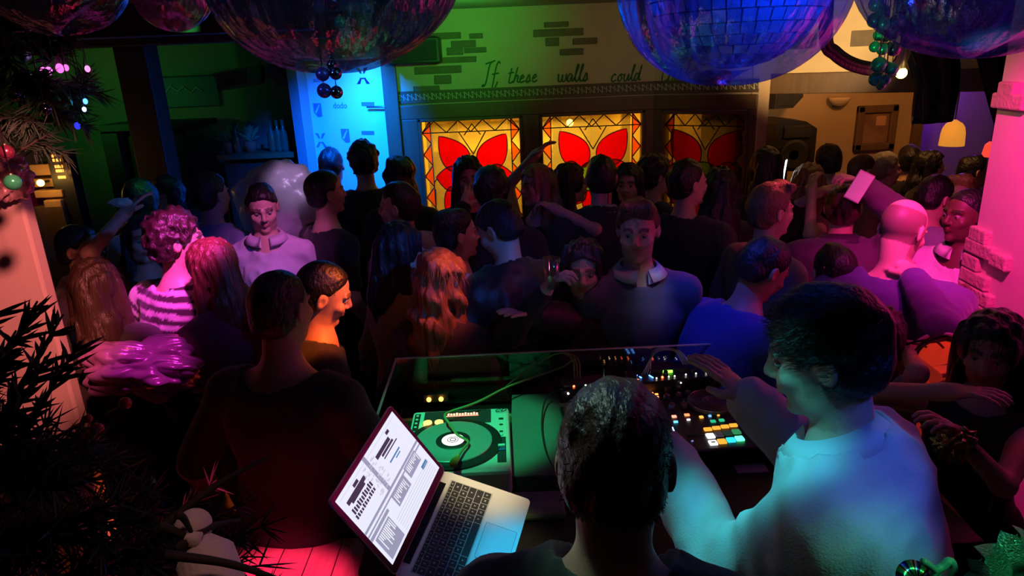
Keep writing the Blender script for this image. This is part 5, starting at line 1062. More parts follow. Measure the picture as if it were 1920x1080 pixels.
# pine garlands and the tree at the left -----------------------------------------
M_pine = mat('pine_green', (.018, .05, .025), .6, noise=.4, nscale=30); M_twig = mat('twig_brown', (.02, .013, .008), .8)
def branch(mbn, mbt, p0, p1, nl, n, spread=1.0, droop=.0, w=.0022):
    p0 = Vector(p0); p1 = Vector(p1); L_ = (p1-p0).length; mid = (p0+p1)/2+Vector((0, 0, droop)); path = smooth_path([p0, mid, p1], 6); mbt.tube(path, [.006-.0045*i/(len(path)-1) for i in range(len(path))], 5)
    ax = (p1-p0).normalized(); ox = ax.orthogonal().normalized(); oy = ax.cross(ox)
    for i in range(n):
        t = random.random(); q = path[int(t*(len(path)-1))]; a = random.uniform(0, 6.283); dr = (ax*random.uniform(.35, .9)+(ox*math.cos(a)+oy*math.sin(a))*spread*random.uniform(.5, 1)).normalized(); l = nl*random.uniform(.6, 1.15); e = q+dr*l+Vector((0, 0, -.12*l)); s1 = dr.orthogonal().normalized()*w; s2 = dr.cross(s1).normalized()*w; m_ = q.lerp(e, .55)
        mbn.add([q+s1, q-s1*.5+s2*.87, q-s1*.5-s2*.87, m_+s1*.9, m_-s1*.45+s2*.78, m_-s1*.45-s2*.78, e], [(0, 3, 4, 1), (1, 4, 5, 2), (2, 5, 3, 0), (3, 6, 4), (4, 6, 5), (5, 6, 3)])
tr_ = empty('pine_tree', (-1.05, .95, 0), 'dark decorated pine tree filling the lower left foreground', 'tree'); mn = MB(); mt = MB()
mt.tube([(-1.05, .95, 0), (-1.05, .95, 1.0), (-1.04, .95, 1.98)], [.05, .035, .008], 10)
random.seed(11)
for lev in range(17):
    z = .32+lev*.10; rad = .62 if z < 1.45 else .62-.46*(z-1.45)/.5; nb = 11
    for i in range(nb):
        a = 2*math.pi*(i+.5*(lev % 2))/nb+random.uniform(-.2, .2); rr = rad*random.uniform(.8, 1.1); p = Vector((-1.05, .95, z)); q = p+Vector((rr*math.cos(a), rr*math.sin(a)*.8, .10*rr+random.uniform(-.06, .06))); branch(mn, mt, p, q, .075, 80 if math.cos(a) > -.3 else 25)
        if math.cos(a) > -.3:
            for sd in (-.5, .5): k_ = p.lerp(q, .55); branch(mn, mt, k_, k_+(q-p).length*.42*Vector((math.cos(a+sd), math.sin(a+sd), .1)), .065, 45)
for px, py, dd in ((30, 620, .95), (70, 565, 1.0), (118, 590, 1.02), (-10, 575, .95), (5, 660, .9), (150, 640, 1.05), (95, 660, 1.0)):
    e = at(px, py, d=dd); branch(mn, mt, e+Vector((-.14, -.02, -.18)), e, .055, 45, .55, .0, .0035)
mt.build('trunk_and_twigs', M_twig, tr_); mn.build('needles', M_pine, tr_)
def sprig(px, py, px2, py2, d, d2): return at(px, py, d=d), at(px2, py2, d=d2)
b1 = MB(); b2 = MB(); tw = [((290, 1000), (505, 855), .95, 1.05), ((330, 1030), (450, 975), .9, 1.0), ((300, 985), (420, 1062), .9, .95), ((310, 1040), (560, 1100), .85, .9), ((332, 965), (360, 1000), .9, .92)]
for (a0, a1, d0, d1) in tw: b2.tube(smooth_path([at(*a0, d=d0), (at(*a0, d=d0)+at(*a1, d=d1))/2+Vector((0, 0, .01)), at(*a1, d=d1)], 5), [.006, .006, .0058, .0055, .005, .005, .0045, .004, .0035, .003, .0025], 6)
b2.build('bare_twig', M_twig, tr_)
gl_ = empty('pine_garland', (-1.55, 2.0, H), 'dark pine garland with dangling foil leaves along the top left of the picture', 'garland'); mn = MB(); mt = MB()
gp = [at(x, y, d=dd) for x, y, dd in ((-60, 40, 1.9), (20, 120, 1.9), (70, 160, 1.95), (130, 60, 2.0), (60, 40, 2.0), (-20, 250, 1.95), (60, 215, 1.95), (150, 170, 2.05), (20, 300, 1.9))]
for i in range(len(gp)-1):
    for k_ in range(7): s_ = gp[i].lerp(gp[i+1], k_/7); branch(mn, mt, s_, s_+Vector((random.uniform(-.10, .10), random.uniform(-.06, .06), random.uniform(-.08, .06))), .06, 42)
for q_ in (gp[0], gp[3], gp[4]): mt.tube([q_, Vector((q_.x, q_.y, H))], .003, 5)
mt.build('garland_wire', M_twig, gl_); mn.build('needles', M_pine, gl_)
M_foilg = mat('green_foil', (.10, .75, .30), .25, .6); M_foilp = mat('pink_foil', (.9, .15, .6), .2, .6)
def leaf(px, py, d, L_, W_, ang, m, label, cat='foil leaf', group=None, name='foil_leaf'):
    c = at(px, py, d=d); Mx = Matrix.Translation(c) @ Matrix.Rotation(R(ang), 4, 'Y') @ Matrix.Rotation(R(20), 4, 'X'); b = MB(); n = 8
    pts = [(W_*math.sin(math.pi*i/n)**.8, 0, L_*(i/n-.5)) for i in range(n+1)]; vs = []
    for x, y, z in pts: vs += [Mx @ Vector((-x, .012*x/W_, z)), Mx @ Vector((0, -.004, z)), Mx @ Vector((x, .012*x/W_, z)), Mx @ Vector((0, .003, z))]
    fs = [(i*4+k, i*4+(k+1) % 4, (i+1)*4+(k+1) % 4, (i+1)*4+k) for i in range(n) for k in range(4)]; b.add(vs, fs, True)
    b.tube([Mx @ Vector((0, 0, L_/2)), Mx @ Vector((0, 0, L_/2))+Vector((0, 0, .05)), Vector((c.x, c.y, H))], .001, 4); return tag(b.build(name, m), label, cat, group)
for px, py, L_, W_, an, lab in ((38, 95, .075, .028, 15, 'broad green foil leaf hanging at the far left edge'), (52, 140, .05, .008, -20, 'slim green foil leaf under the broad one at the far left'), (68, 158, .04, .007, -35, 'short green foil leaf near the bottom of the left garland'), (72, 152, .03, .007, 20, 'bright tiny green foil leaf beside the short one'), (124, 183, .05, .006, -20, 'slim green foil leaf left of the blue twinkle'), (104, 182, .045, .005, -20, 'slim silver-green foil leaf over the dark left corner')): leaf(px, py, 1.95, L_, W_, an, M_foilg, lab)
for px, py, col, s_, r_, lab in ((82, 134, (1, .1, .7), 3, .012, 'row of pink fairy bulbs, left one of the three in the garland'), (92, 133, (1, .1, .7), 4, .011, 'pink fairy bulb, middle one of the row in the garland'), (112, 128, (1, .12, .55), 2, .013, 'pink fairy bulb, right one of the row in the garland'), (124, 127, (1, .12, .55), 2, .009, 'small pink fairy bulb at the end of the row'), (164, 129, (1, .15, .5), 3, .009, 'single pink fairy bulb in front of the green wall patch'), (160, 190, (.05, .2, 1), 5, .008, 'blue fairy bulb by the timber post, upper one'), (158, 205, (.2, .4, 1), 7, .007, 'blue fairy bulb by the timber post, lower one'), (145, 236, (.03, .05, 1), 1.0, .010, 'dim blue fairy bulb under the other blue ones')):
    c = at(px, py, d=2.0); t = empty('fairy_bulb', tuple(c), lab, 'fairy light'); b = MB(); b.sphere(c, r_*.8, 12, 8, (1, 1, 1.3)); b.build('bulb', glow('fairy_%d_%d' % (px, py), col, s_), t); b = MB(); b.tube([c+Vector((0, 0, r_)), Vector((c.x, c.y, H))], .0012, 5); b.build('wire', M_black, t)
for px, py, r_, m, lab in ((30, 178, .02, B_sil, 'dark glossy bauble in the garland at the far left'), (24, 342, .022, B_grn, 'green bauble low in the pine garland at the left edge'), (85, 205, .015, B_sil, 'small dark bauble under the slim foil leaves'), (12, 285, .02, B_red, 'rose bauble at the left edge by the crumpled foil'), (36, 30, .05, B_sil, 'large dark glossy bauble high in the top left corner'), (122, 30, .02, B_red, 'rose bauble in the dim film pouch top left')): bauble(px, py, 1.9, r_, m, lab, None, None)
# crumpled sheets ------------------------------------------------------------------
def crumple(name, c, rad, m, label, cat, seed, amp=.16, n=40, fr=(3, 9), flat_z=None, rot=0, group=None):
    g = np.random.default_rng(seed); W1 = waves(12, seed, fr); W2 = waves(10, seed+1, (fr[1], fr[1]*2.6)); b = MB(); vs = []; c = Vector(c)
    for j in range(n+1):
        p_ = math.pi*j/n
        for i in range(2*n):
            a_ = math.pi*i/n; d_ = np.array((math.sin(p_)*math.cos(a_), math.sin(p_)*math.sin(a_), math.cos(p_))); k_ = 1+amp*float(np.abs(wsum(d_, W1))-.5)+amp*.45*float(np.abs(wsum(d_, W2))); v = Vector(d_*k_); v = Vector((v.x*rad[0], v.y*rad[1], v.z*rad[2])); v.rotate(Matrix.Rotation(R(rot), 3, 'Y')); v = c+v
            if flat_z is not None: v.z = max(v.z, flat_z)
            vs.append(v)
    fs = [(j*2*n+i, (j+1)*2*n+i, (j+1)*2*n+(i+1) % (2*n), j*2*n+(i+1) % (2*n)) for j in range(n) for i in range(2*n)]; b.add(vs, fs, True); return tag(b.build(name, m), label, cat, group)
M_poly = mat('white_polythene', (.72, .74, .78), .30, bump=.5, bscale=14, spec=.6)
p = at(532, 385, d=4.15); b = crumple('polythene_bundle', p, (.27, .16, .27), M_poly, 'big domed white crinkled polythene bundle behind the young man in the pale shirt', 'bundle', 5, .10)
b2 = MB(); b2.tube([(p.x, p.y, 0), (p.x, p.y, p.z-.15)], .03); b2.lathe([(.2, 0), (.2, .03), (.03, .04)], Matrix.Translation((p.x, p.y, 0))); tag(b2.build('stand', M_black), 'plain dark stand holding up the white polythene bundle', 'stand')
p = at(14, 345, d=2.33); crumple('foil_sheet', Vector((p.x-.02, p.y, 2.06)), (.09, .06, .075), mat('rose_foil', (.7, .45, .45), .25, .5), 'crumpled rosy foil heaped on top of the left half wall', 'foil', 9, .3)
M_mjk = mat('magenta_satin', (.60, .22, .58), .25, .35, bump=.35, bscale=18)
p = at(272, 688, d=2.62); crumple('satin_jacket', p, (.205, .12, .095), M_mjk, 'crumpled shiny magenta jacket carried below the striped jumper', 'jacket', 17, .30, 72, (3, 8), None, 8)
# plush toy among the twigs, bottom left
t = empty('plush_toy', tuple(at(390, 1030, d=.95)), 'pale stuffed toy tangled in dark twigs at the bottom left', 'toy'); M_plush = mat('pale_plush', (.62, .5, .46), .9, bump=.4, bscale=90, sheen=.3)
b = MB(); b.sphere(at(363, 985, d=.95), .024, 24, 16, (1, 1, .92)); b.build('head', M_plush, t); b = MB(); b.tube(smooth_path([at(372, 1010, d=.95), at(384, 1040, d=.94), at(398, 1080, d=.92), at(412, 1130, d=.9)], 6), [.016+.022*min(1, i/7) for i in range(19)], 18); b.build('body', M_plush, t)
b = MB(); b.tube([at(345, 1000, d=.93), at(355, 1010, d=.92), at(375, 1012, d=.92)], [.006, .010, .010], 12); b.build('paw', M_plush, t); b = MB(); b.sphere(at(384, 992, d=.95), .010, 14, 10); b.build('ear', M_plush, t)
b = MB(); b.tube([at(322, 1000, d=.96), at(340, 1000, d=.95)], .005, 10); b.build('green_ribbon', M_foilg, t)
for i, (px, py, r_) in enumerate(((182, 805, .012), (176, 818, .010), (168, 815, .008), (160, 828, .009), (165, 785, .008), (235, 756, .011))): 
    c = at(px, py, d=1.25); b = MB(); b.sphere(c, r_, 12, 8); b.tube([c, c+Vector((-.04, 0, -.02))], .0015, 4); tag(b.build('red_berry', mat('berry_red', (.75, .03, .02), .35)), 'glossy red berry in the small sprig low on the pine tree', 'berry', 'sprig of red berries')
# left depth furnishings -------------------------------------------------------------
def box_at(name, pxa, pya, pxb, pyb, y, th, m, label, cat, rot=0, bev=.01):
    a_ = at(pxa, pyb, y=y); b_ = at(pxb, pya, y=y); c = (a_+b_)/2; w_ = abs(b_.x-a_.x)/2; h_ = abs(b_.z-a_.z)/2; b = MB(); b.box((-w_, 0, -h_), (w_, th, h_), Matrix.Translation(c) @ Matrix.Rotation(R(rot), 4, 'Y'), bev); return tag(b.build(name, m), label, cat)
p0 = at(410, 170, d=5.6); p1 = at(485, 122, d=5.6); t = empty('wall_speaker', tuple((p0+p1)/2), 'dark wedge speaker hanging on the grey wall left of the blue panel', 'speaker'); b = MB(); b.slab([(p0.x+.03, p0.z), (p1.x-.02, p0.z+.04), (p1.x, p1.z), (p0.x-.03, p1.z-.05)], 'y', .2, Matrix.Translation((0, p0.y, 0))); b.build('cabinet', mat('speaker_grey', (.06, .08, .08), .5), t); b = MB(); b.slab([(p0.x+.05, p0.z+.02), (p1.x-.09, p0.z+.05), (p1.x-.08, p1.z-.03), (p0.x, p1.z-.06)], 'y', .008, Matrix.Translation((0, p0.y-.01, 0))); b.build('grille', M_grille, t); MB().tube([((p0.x+p1.x)/2, p0.y+.2, (p0.z+p1.z)/2), ((p0.x+p1.x)/2, LY, (p0.z+p1.z)/2)], .02).build('bracket', M_black, t)
sg_ = box_at('dark_banner', 275, 140, 405, 205, LY-.03, .03, mat('navy_banner', (.03, .05, .16), .5), 'navy blue banner with a thin zigzag line, left of the wedge speaker', 'banner')
c = at(335, 168, y=LY-.028); b = MB(); b.tube([c+Vector((-.17+.055*i, -.012, .035*(-1)**i*(.4+.25*(i % 3)))) for i in range(8)], .004, 5); b.build('zigzag_line', mat('banner_line', (.6, .65, .75), .5), sg_)
p0 = at(280, 330, d=5.9); 
tag(cloth_strip('black_curtain', [(p0.x+.12, p0.y, 1.95), (p0.x+.12, p0.y, 1.2), (p0.x+.12, p0.y, .02)], (.22, .24), .12, mat('brown_black_velvet', (.035, .03, .024), .95), 24), 'dark pleated curtain panel beneath the navy banner', 'curtain')
tag(MB().box((p0.x-.25, p0.y-.2, 1.95), (p0.x+.55, p0.y+.25, 2.0)).build('wall_ledge', M_beam), 'dark ledge under the navy banner', 'ledge')
tag(MB().box((p0.x-.25, p0.y-.15, 0), (p0.x-.12, p0.y+.25, 1.95)).build('ledge_support', M_beam), 'dark upright under the left end of the ledge', 'post')
bt = empty('side_counter', tuple(at(500, 285, d=5.7).xy)+(0,), 'dark wooden side counter left of the blue panel', 'counter'); q = at(500, 285, d=5.7); MB().box((q.x-.38, q.y-.1, q.z-.04), (q.x+.30, q.y+.3, q.z)).build('counter_top', M_wood, bt); MB().box((q.x-.34, q.y-.05, 0), (q.x+.28, q.y+.28, q.z-.04)).build('counter_body', M_beam, bt)
M_bottle = mat('dark_bottle_glass', (.03, .08, .05), .12, spec=.7); M_leafd = mat('pot_leaf', (.10, .42, .26), .5)
for i, (px, lab) in enumerate(((446, 'slim dark bottle at the left end of the side counter'), (512, 'dark bottle right of the potted plant on the side counter'), (524, 'squat dark bottle second from the right on the side counter'), (535, 'dark bottle at the right end of the side counter beside the blue panel'))):
    c = at(px, 278, d=5.72); c.z = q.z; b = MB(); b.lathe([(.032, 0), (.034, .02), (.034, .14), (.012, .19), (.012, .25), (.001, .252)], Matrix.Translation(c), 14); tag(b.build('bottle', M_bottle), lab, 'bottle')
for px, lab in ((430, 'leafy pale green plant in a pot on the side counter, left one'), (470, 'leafy pale green plant in a pot on the side counter, right one')):
    c = at(px, 275, d=5.75); c.z = q.z; t = empty('potted_plant', tuple(c), lab, 'plant'); b = MB(); b.lathe([(.04, 0), (.055, .09), (.05, .09), (.045, .08)], Matrix.Translation(c), 16); b.build('pot', mat('clay', (.2, .12, .08), .8), t); b = MB()
    for i in range(26):
        a_ = random.uniform(0, 6.28); l_ = random.uniform(.06, .16); tip = c+Vector((math.cos(a_)*l_*.8, math.sin(a_)*l_*.8, .09+random.uniform(.03, .15))); b0 = c+Vector((0, 0, .08)); sd = Vector((-math.sin(a_), math.cos(a_), 0))*.02; m_ = b0.lerp(tip, .6)+Vector((0, 0, .02)); b.add([b0, m_+sd, tip, m_-sd, m_+Vector((0, 0, -.004))], [(0, 1, 2), (0, 2, 3), (0, 4, 1), (0, 3, 4), (4, 2, 1), (4, 3, 2)])
    b.build('leaves', M_leafd, t)
# lamp-lit timber boards and glowing slots at the far left
M_board = mat('honey_board', (.50, .28, .10), .75, noise=.3, nscale=6, stretch=(1, 4, 4))
bw = empty('timber_crate', tuple(at(95, 330, d=4.9)), 'lamp-lit honey timber crate stack at the far left behind the half wall', 'crate')
for (xa, ya, xb, yb) in ((58, 306, 100, 330), (60, 333, 117, 352), (66, 355, 118, 372), (84, 374, 116, 392)):
    a_ = at(xa, yb, d=4.9); c_ = at(xb, ya, d=4.9); b = MB(); b.box((a_.x, a_.y, a_.z), (c_.x, a_.y+.2, c_.z), None, .008); b.build('board', M_board, bw)
a_ = at(60, 395, d=4.9); c_ = at(118, 395, d=4.9); b = MB(); b.box((a_.x, a_.y, 0), (c_.x, a_.y+.2, a_.z+.02)); b.build('lower_crate', M_wood, bw)
c = at(76, 343, d=4.8); t = empty('crate_lamp', tuple(c), 'small glowing amber lamp on the honey timber crate', 'lamp'); b = MB(); b.sphere(c, .024, 14, 10); b.build('bulb', glow('amber_bulb', (1, .6, .12), 8), t); MB().tube([c+Vector((0, .02, 0)), c+Vector((0, .12, 0))], .008).build('holder', M_black, t)
point('crate_light', c+Vector((.02, -.10, .03)), (1, .5, .12), 1.6)
rk = empty('slotted_lantern', tuple(at(110, 300, d=4.8)), 'black upright lantern box with five glowing orange slots', 'lantern'); a_ = at(97, 312, d=4.85); c_ = at(124, 285, d=4.85); b = MB(); b.box((a_.x-.02, a_.y, 0), (c_.x+.02, a_.y+.1, c_.z)); b.build('case', M_black, rk)
for px, py in ((105, 292), (107, 300), (111, 312), (113, 320), (117, 332)):
    c = at(px, py, d=4.82); b = MB(); b.box((c.x-.026, c.y-.012, c.z-.010), (c.x+.026, c.y, c.z+.010), Matrix.Identity(4), .003); b.build('glowing_slot', glow('slot_orange', (1, .28, .04), 3.0), rk)
# dark box speaker high on the cream wall
p0 = at(728, 122, y=WY-.22); p1 = at(822, 68, y=WY-.22); t = empty('wall_speaker', ((p0.x+p1.x)/2, WY-.11, (p0.z+p1.z)/2), 'dark boxy speaker high on the cream wall left of the brick patches', 'speaker'); b = MB(); b.box((p0.x, WY-.2, p0.z), (p1.x, WY, p1.z), None, .01); b.build('cabinet', M_black, t); b = MB(); b.box((p0.x+.02, WY-.208, p0.z+.02), (p1.x-.02, WY-.2, p1.z-.02), None, .003); b.build('grille', M_grille, t)
# red stage light at the foot of the pink pillar --------------------------------------
c = at(1762, 668, d=2.35); t = empty('stage_light', (c.x, c.y, 0), 'round magenta-rimmed stage light with black cables at the foot of the pink pillar', 'stage light'); Ml = Matrix.Translation(c) @ Vector((-.55, -.35, .75)).normalized().to_track_quat('Z', 'Y').to_matrix().to_4x4()
b = MB(); b.lathe([(.03, -.12), (.075, -.10), (.082, .0), (.088, .005), (.088, .012), (.078, .012), (.074, -.01)], Ml, 36); b.build('can', M_black, t); b = MB(); b.lathe([(.073, -.012), (.05, -.002), (.001, .0)], Ml, 32); b.build('lens', mat('red_lens', (.75, .03, .02), .12, emit=(1, .05, .02), estr=.35), t)
b = MB(); b.tube([Ml @ Vector((.084*math.cos(a), .084*math.sin(a), .012)) for a in np.linspace(0, 6.283, 37)[:-1]], .007, 8, True); b.build('rim', mat('rim_magenta', (.7, .45, .6), .3), t)
b = MB(); b.tube(smooth_path([Ml @ Vector((.09, 0, -.03)), Ml @ Vector((.12, 0, -.06)), Ml @ Vector((.06, 0, -.16)), Ml @ Vector((-.06, 0, -.16)), Ml @ Vector((-.12, 0, -.06)), Ml @ Vector((-.09, 0, -.03))], 5), .008); k0 = Ml @ Vector((0, 0, -.16)); b.tube([k0, (k0.x, k0.y, .02)], .016); b.lathe([(.16, 0), (.16, .02), (.02, .03)], Matrix.Translation((k0.x, k0.y, 0))); b.build('yoke_stand', M_black, t)
for i in range(3):
    b = MB(); o_ = Ml @ Vector((.05-.05*i, .05, -.08)); b.tube(smooth_path([o_, o_+Vector((-.12, -.05, .12-.03*i)), o_+Vector((-.20, .02, .0)), o_+Vector((-.15, .05, -.25)), o_+Vector((-.1, .1, -.6))], 7), .004, 6); b.build('cable', M_black, t)
c2 = at(1740, 698, d=2.3); b = MB(); b.box((-.09, -.03, -.022), (.09, .03, .022), Matrix.Translation(c2) @ Matrix.Rotation(R(38), 4, 'Y') @ Matrix.Rotation(R(25), 4, 'Z'), .006); b.tube([c2, (c2.x, c2.y, .02)], .01); b.lathe([(.1, 0), (.1, .02), (.01, .025)], Matrix.Translation((c2.x, c2.y, 0))); tag(b.build('light_bar', mat('red_bar', (.65, .05, .05), .3, emit=(1, .05, .03), estr=.18)), 'slanted red light bar in front of the round stage light', 'light bar')
# glitter flower, peg, disc and foil rosette at the lower right
M_glit = mat('green_glitter', (.16, .42, .30), .25, .75, bump=1.0, bscale=420); gc_ = at(1905, 1085, d=.95)
t = empty('glitter_flower', tuple(gc_), 'large glittery green fabric flower in the bottom right corner', 'flower')
for k_, (an, ln, wd) in enumerate(((150, .10, .036), (178, .105, .036), (115, .09, .034), (205, .10, .04), (80, .09, .034), (235, .09, .04), (30, .1, .04), (-30, .1, .04))):
    b = MB(); vs = []; n = 12; m_ = 8; dr = crt*math.cos(R(an))+cup*math.sin(R(an))-cf*.25; dr.normalize(); sd = dr.cross(-cf).normalized(); nn = sd.cross(dr)
    for s_ in (1, -1):
        for i in range(n+1):
            u_ = i/n; w_ = wd*math.sin(math.pi*min(1, u_**.8*.93+.04))**.6
            for j in range(m_+1): v_ = j/m_*2-1; vs.append(gc_+dr*ln*(.12+u_*.95)+sd*w_*v_+nn*(.030*u_-.02*v_*v_*u_+.012*math.sin(u_*3)+s_*.003*(1-v_*v_)))
    off_ = (n+1)*(m_+1); fs = []
    for i in range(n):
        for j in range(m_): a_ = i*(m_+1)+j; fs += [(a_, a_+1, a_+m_+2, a_+m_+1), (off_+a_, off_+a_+m_+1, off_+a_+m_+2, off_+a_+1)]
    b.add(vs, fs, True); b.build('petal', M_glit, t)
b = MB(); b.sphere(gc_+Vector((0, 0, .005)), .022, 16, 10); b.build('flower_centre', M_glit, t); b = MB(); b.tube([gc_, gc_+Vector((.03, .02, -.3)), gc_+Vector((.05, .05, -.9)), (gc_.x+.06, gc_.y+.06, .16)], .006); b.build('stem', M_twig, t)
c = at(1755, 1072, d=.98); M_peg = mat('green_ribbon_satin', (.10, .45, .28), .4); b = MB(); b.tube(smooth_path([at(1730, 1052, d=.97), at(1745, 1062, d=.975), c], 5), .005, 8); b.tube(smooth_path([c+Vector((-.004, 0, 0)), at(1762, 1095, d=.99), c, at(1768, 1062, d=.98), at(1780, 1052, d=.98), at(1788, 1064, d=.98), at(1784, 1090, d=.98)], 6), .006, 8); b.tube([at(1762, 1095, d=.99), Vector((at(1762, 1095, d=.99).x, at(1762, 1095, d=.99).y, .16))], .004); tag(b.build('ribbon_loop', M_peg), 'curled green ribbon loop beside the glitter flower', 'ribbon')
c = at(1720, 1090, d=1.0)
b = MB(); Mq = Matrix.Translation(c) @ (-cf*.7+Vector((0, 0, .7))).normalized().to_track_quat('Z', 'Y').to_matrix().to_4x4(); b.lathe([(.030, 0), (.030, .0012), (.006, .0012), (.006, 0)], None, 40); b.tube([Vector((0, 0, -.002)), Mq.inverted() @ Vector((c.x+.01, c.y+.03, .16))], .003); cd_ = b.build('compact_disc', MATS['painted_rainbow_disc']); cd_.matrix_world = Mq; tag(cd_, 'disc ornament with painted rainbow glints at the bottom edge right of the DJ', 'disc')  # its glints are painted into the disc colour
c = at(1698, 985, d=1.35); t = empty('foil_rosette', tuple(c), 'little silvery foil rosette hanging below the DJ with the pale shirt', 'ornament'); b = MB()
for i in range(14):
    a_ = 2*math.pi*i/14; dr = crt*math.cos(a_)+cup*math.sin(a_)*.8-cf*.35*(i % 2); tip = c+dr*.026; sd = dr.cross(cf).normalized()*.006; b.add([c, c+dr*.014+sd, tip, c+dr*.014-sd, c+dr*.014-cf*.004], [(0, 1, 4), (1, 2, 4), (2, 3, 4), (3, 0, 4), (0, 3, 2, 1)])
b.build('foil_petals', mat('silver_foil', (.5, .62, .56), .2, .8), t); b = MB(); b.tube([c, c+Vector((0, .03, .06)), rl0.lerp(rl1, .35)], .0015, 5); b.build('thread', M_black, t)

# ================================================================ THE CROWD
BLK = (.012, .012, .014); DKH = (.014, .011, .009); BRN = (.05, .026, .014); RED_ = (.20, .055, .02); BLD = (.34, .20, .09); AUB = (.12, .035, .02)
P = person
# --- the two at the decks
P('person in a pale loose shirt with thick dark hair working the decks', 1546, 664, 1.28, -48, hyaw=-62, pitch=17, lean=16, skin='fair', hair=('thick', (.012, .011, .009)), top=('long', (.52, .55, .56)), lod=0, L=('px', 1250, 862, 1.62), Rr=('px', 1400, 745, 1.78), face=True, beard=.3, fz=.15, collar=(.52, .55, .56), extra_hair=2600, hs=.98, polL=(-.3, -.3, -.9), polR=(.1, .5, -.8), curlL=.7, curlR=.35, neckw=.088, puff=.026, build=.92, fold=1.5, legs=(.03, .03, .04))
P('person with short dark hair in a dark jacket, back of the head before the controller', 1155, 868, 1.07, 12, hyaw=14, pitch=20, lean=10, skin='fair', hair=('short', (.016, .014, .012)), top=('jacket', (.02, .045, .035)), lod=0, L=(.22, -.05, -.32), Rr=(.22, .05, -.32), fz=.15, extra_hair=3200, hs=1.03, collar=None, neckw=.085)
# --- nearest dancers
P('person in a wide-necked black t-shirt seen from behind, left of the laptop', 527, 580, 2.10, 16, hyaw=22, pitch=4, lean=6, skin='mid', hair=('crop', BLK), top=('tee', (.012, .012, .013)), lod=0, extra_hair=1200, neckw=.118, build=1.06, L=(.06, -.18, -.46), Rr=(.28, .05, -.30), sleeve=1.35)
P('person with an orange-lit face leaning towards the broad back in black', 606, 550, 2.56, 62, hyaw=72, pitch=24, roll=8, lean=12, skin='mid', hair=('crop', (.006, .005, .005)), top=('tee', (.015, .015, .016)), lod=0, face=True, extra_hair=500, build=.95)
P('person in a dark and white striped jumper with curly dark hair, seen from behind', 333, 452, 2.9, 28, hyaw=62, pitch=2, lean=4, skin='fair', hair=('curly', (.03, .014, .012)), top=('long', (.035, .012, .02)), stripes=(.046, (17, 40, 26), .46), lod=0, L=(.12, -.24, -.40), Rr=(.30, .05, -.18), extra_hair=500, neckw=.10, build=1.1, legs=(.02, .02, .03))
P('person with reddish hair over the face in a plum dress hugging the striped jumper', 398, 505, 2.78, -50, hyaw=-62, pitch=14, lean=8, fem=True, hair=('long', AUB), top=('long', (.14, .02, .06)), lod=1, L=('px', 372, 578, 2.86), Rr=('px', 345, 600, 3.0), skirt=True, extra_hair=900, curlL=.25)
P('person with long brown hair in dark clothes at the edge of the left half wall', 182, 540, 2.78, -10, fem=True, hair=('long', BRN), top=('jacket', (.03, .02, .02)), lod=1, extra_hair=500)
P('person with long red-lit wavy hair and a fringed dark top behind the glass screen', 826, 528, 2.78, 16, hyaw=22, pitch=8, fem=True, hair=('longcurl', (.26, .075, .03)), top=('long', (.05, .015, .02)), lod=0, extra_hair=2200)
P('person in a yellow-green top beside the long red-lit hair', 752, 470, 3.05, 50, hyaw=65, fem=True, hair=('long', BLK), top=('long', (.42, .38, .08)), lod=1, extra_hair=300)
P('person with a pale face and black hair holding a drink behind the glass screen', 1094, 505, 2.85, 188, pitch=6, fem=True, skin='fair', hair=('long', BLK), top=('long', (.012, .012, .014)), lod=0, face=True, Rr=('px', 1020, 548, 2.68), polR=(.1, .8, -.8), curlR=1.1, extra_hair=500, hem=.05)
P('person with swept-up reddish-lit hair and a blue-grey shirt, face in half shadow', 1196, 432, 2.78, 176, hyaw=196, pitch=6, skin='fair', hair=('quiff', (.10, .035, .02)), top=('long', (.09, .11, .20)), lod=0, face=True, beard=.25, extra_hair=900, collar=(.5, .52, .6))  # reddish light is put into this hair colour
P('person in a blue sweater bending forward to the right', 1432, 505, 2.72, 66, hyaw=76, pitch=34, lean=34, skin='mid', hair=('short', BLK), top=('tee', (.03, .05, .34)), lod=1, extra_hair=600, neckw=.10, L=(.25, -.02, -.36), Rr=(.3, .02, -.30), sleeve=1.6, build=1.05)
P('person with short dark hair partly hidden behind the pale-shirted DJ', 1562, 512, 2.9, 8, hyaw=4, hair=('short', DKH), top=('tee', (.02, .02, .022)), lod=1, extra_hair=500)
P('person with a shaved pink-lit head in a purple sweater by the pillar', 1692, 432, 2.72, 28, hyaw=62, pitch=26, lean=16, skin='fair', hair=('bald', BLK), top=('long', (.075, .03, .17)), lod=0, beard=.7, L=(.32, -.05, -.22), Rr=('px', 1712, 520, 2.62), curlR=1.0, build=1.10, neckw=.10, face=True, fold=1.4)
P('person with long dark hair turning her shaded face, lower right by the stage light', 1858, 655, 2.12, 215, hyaw=222, pitch=10, fem=True, skin='fair', hair=('long', BLK), top=('tank', (.02, .016, .018)), lod=0, face=True, Rr=('px', 1775, 735, 2.05), L=('px', 1800, 822, 1.95), curlL=.9, extra_hair=900)
P('person in a pink-lit pale top half hidden behind the DJ, left of the stage light', 1640, 640, 2.45, 70, hyaw=60, pitch=10, lean=10, fem=True, hair=('bob', BLK), top=('tee', (.42, .25, .28)), lod=1, L=('px', 1700, 740, 2.35), Rr=('px', 1700, 655, 2.4), extra_hair=200)
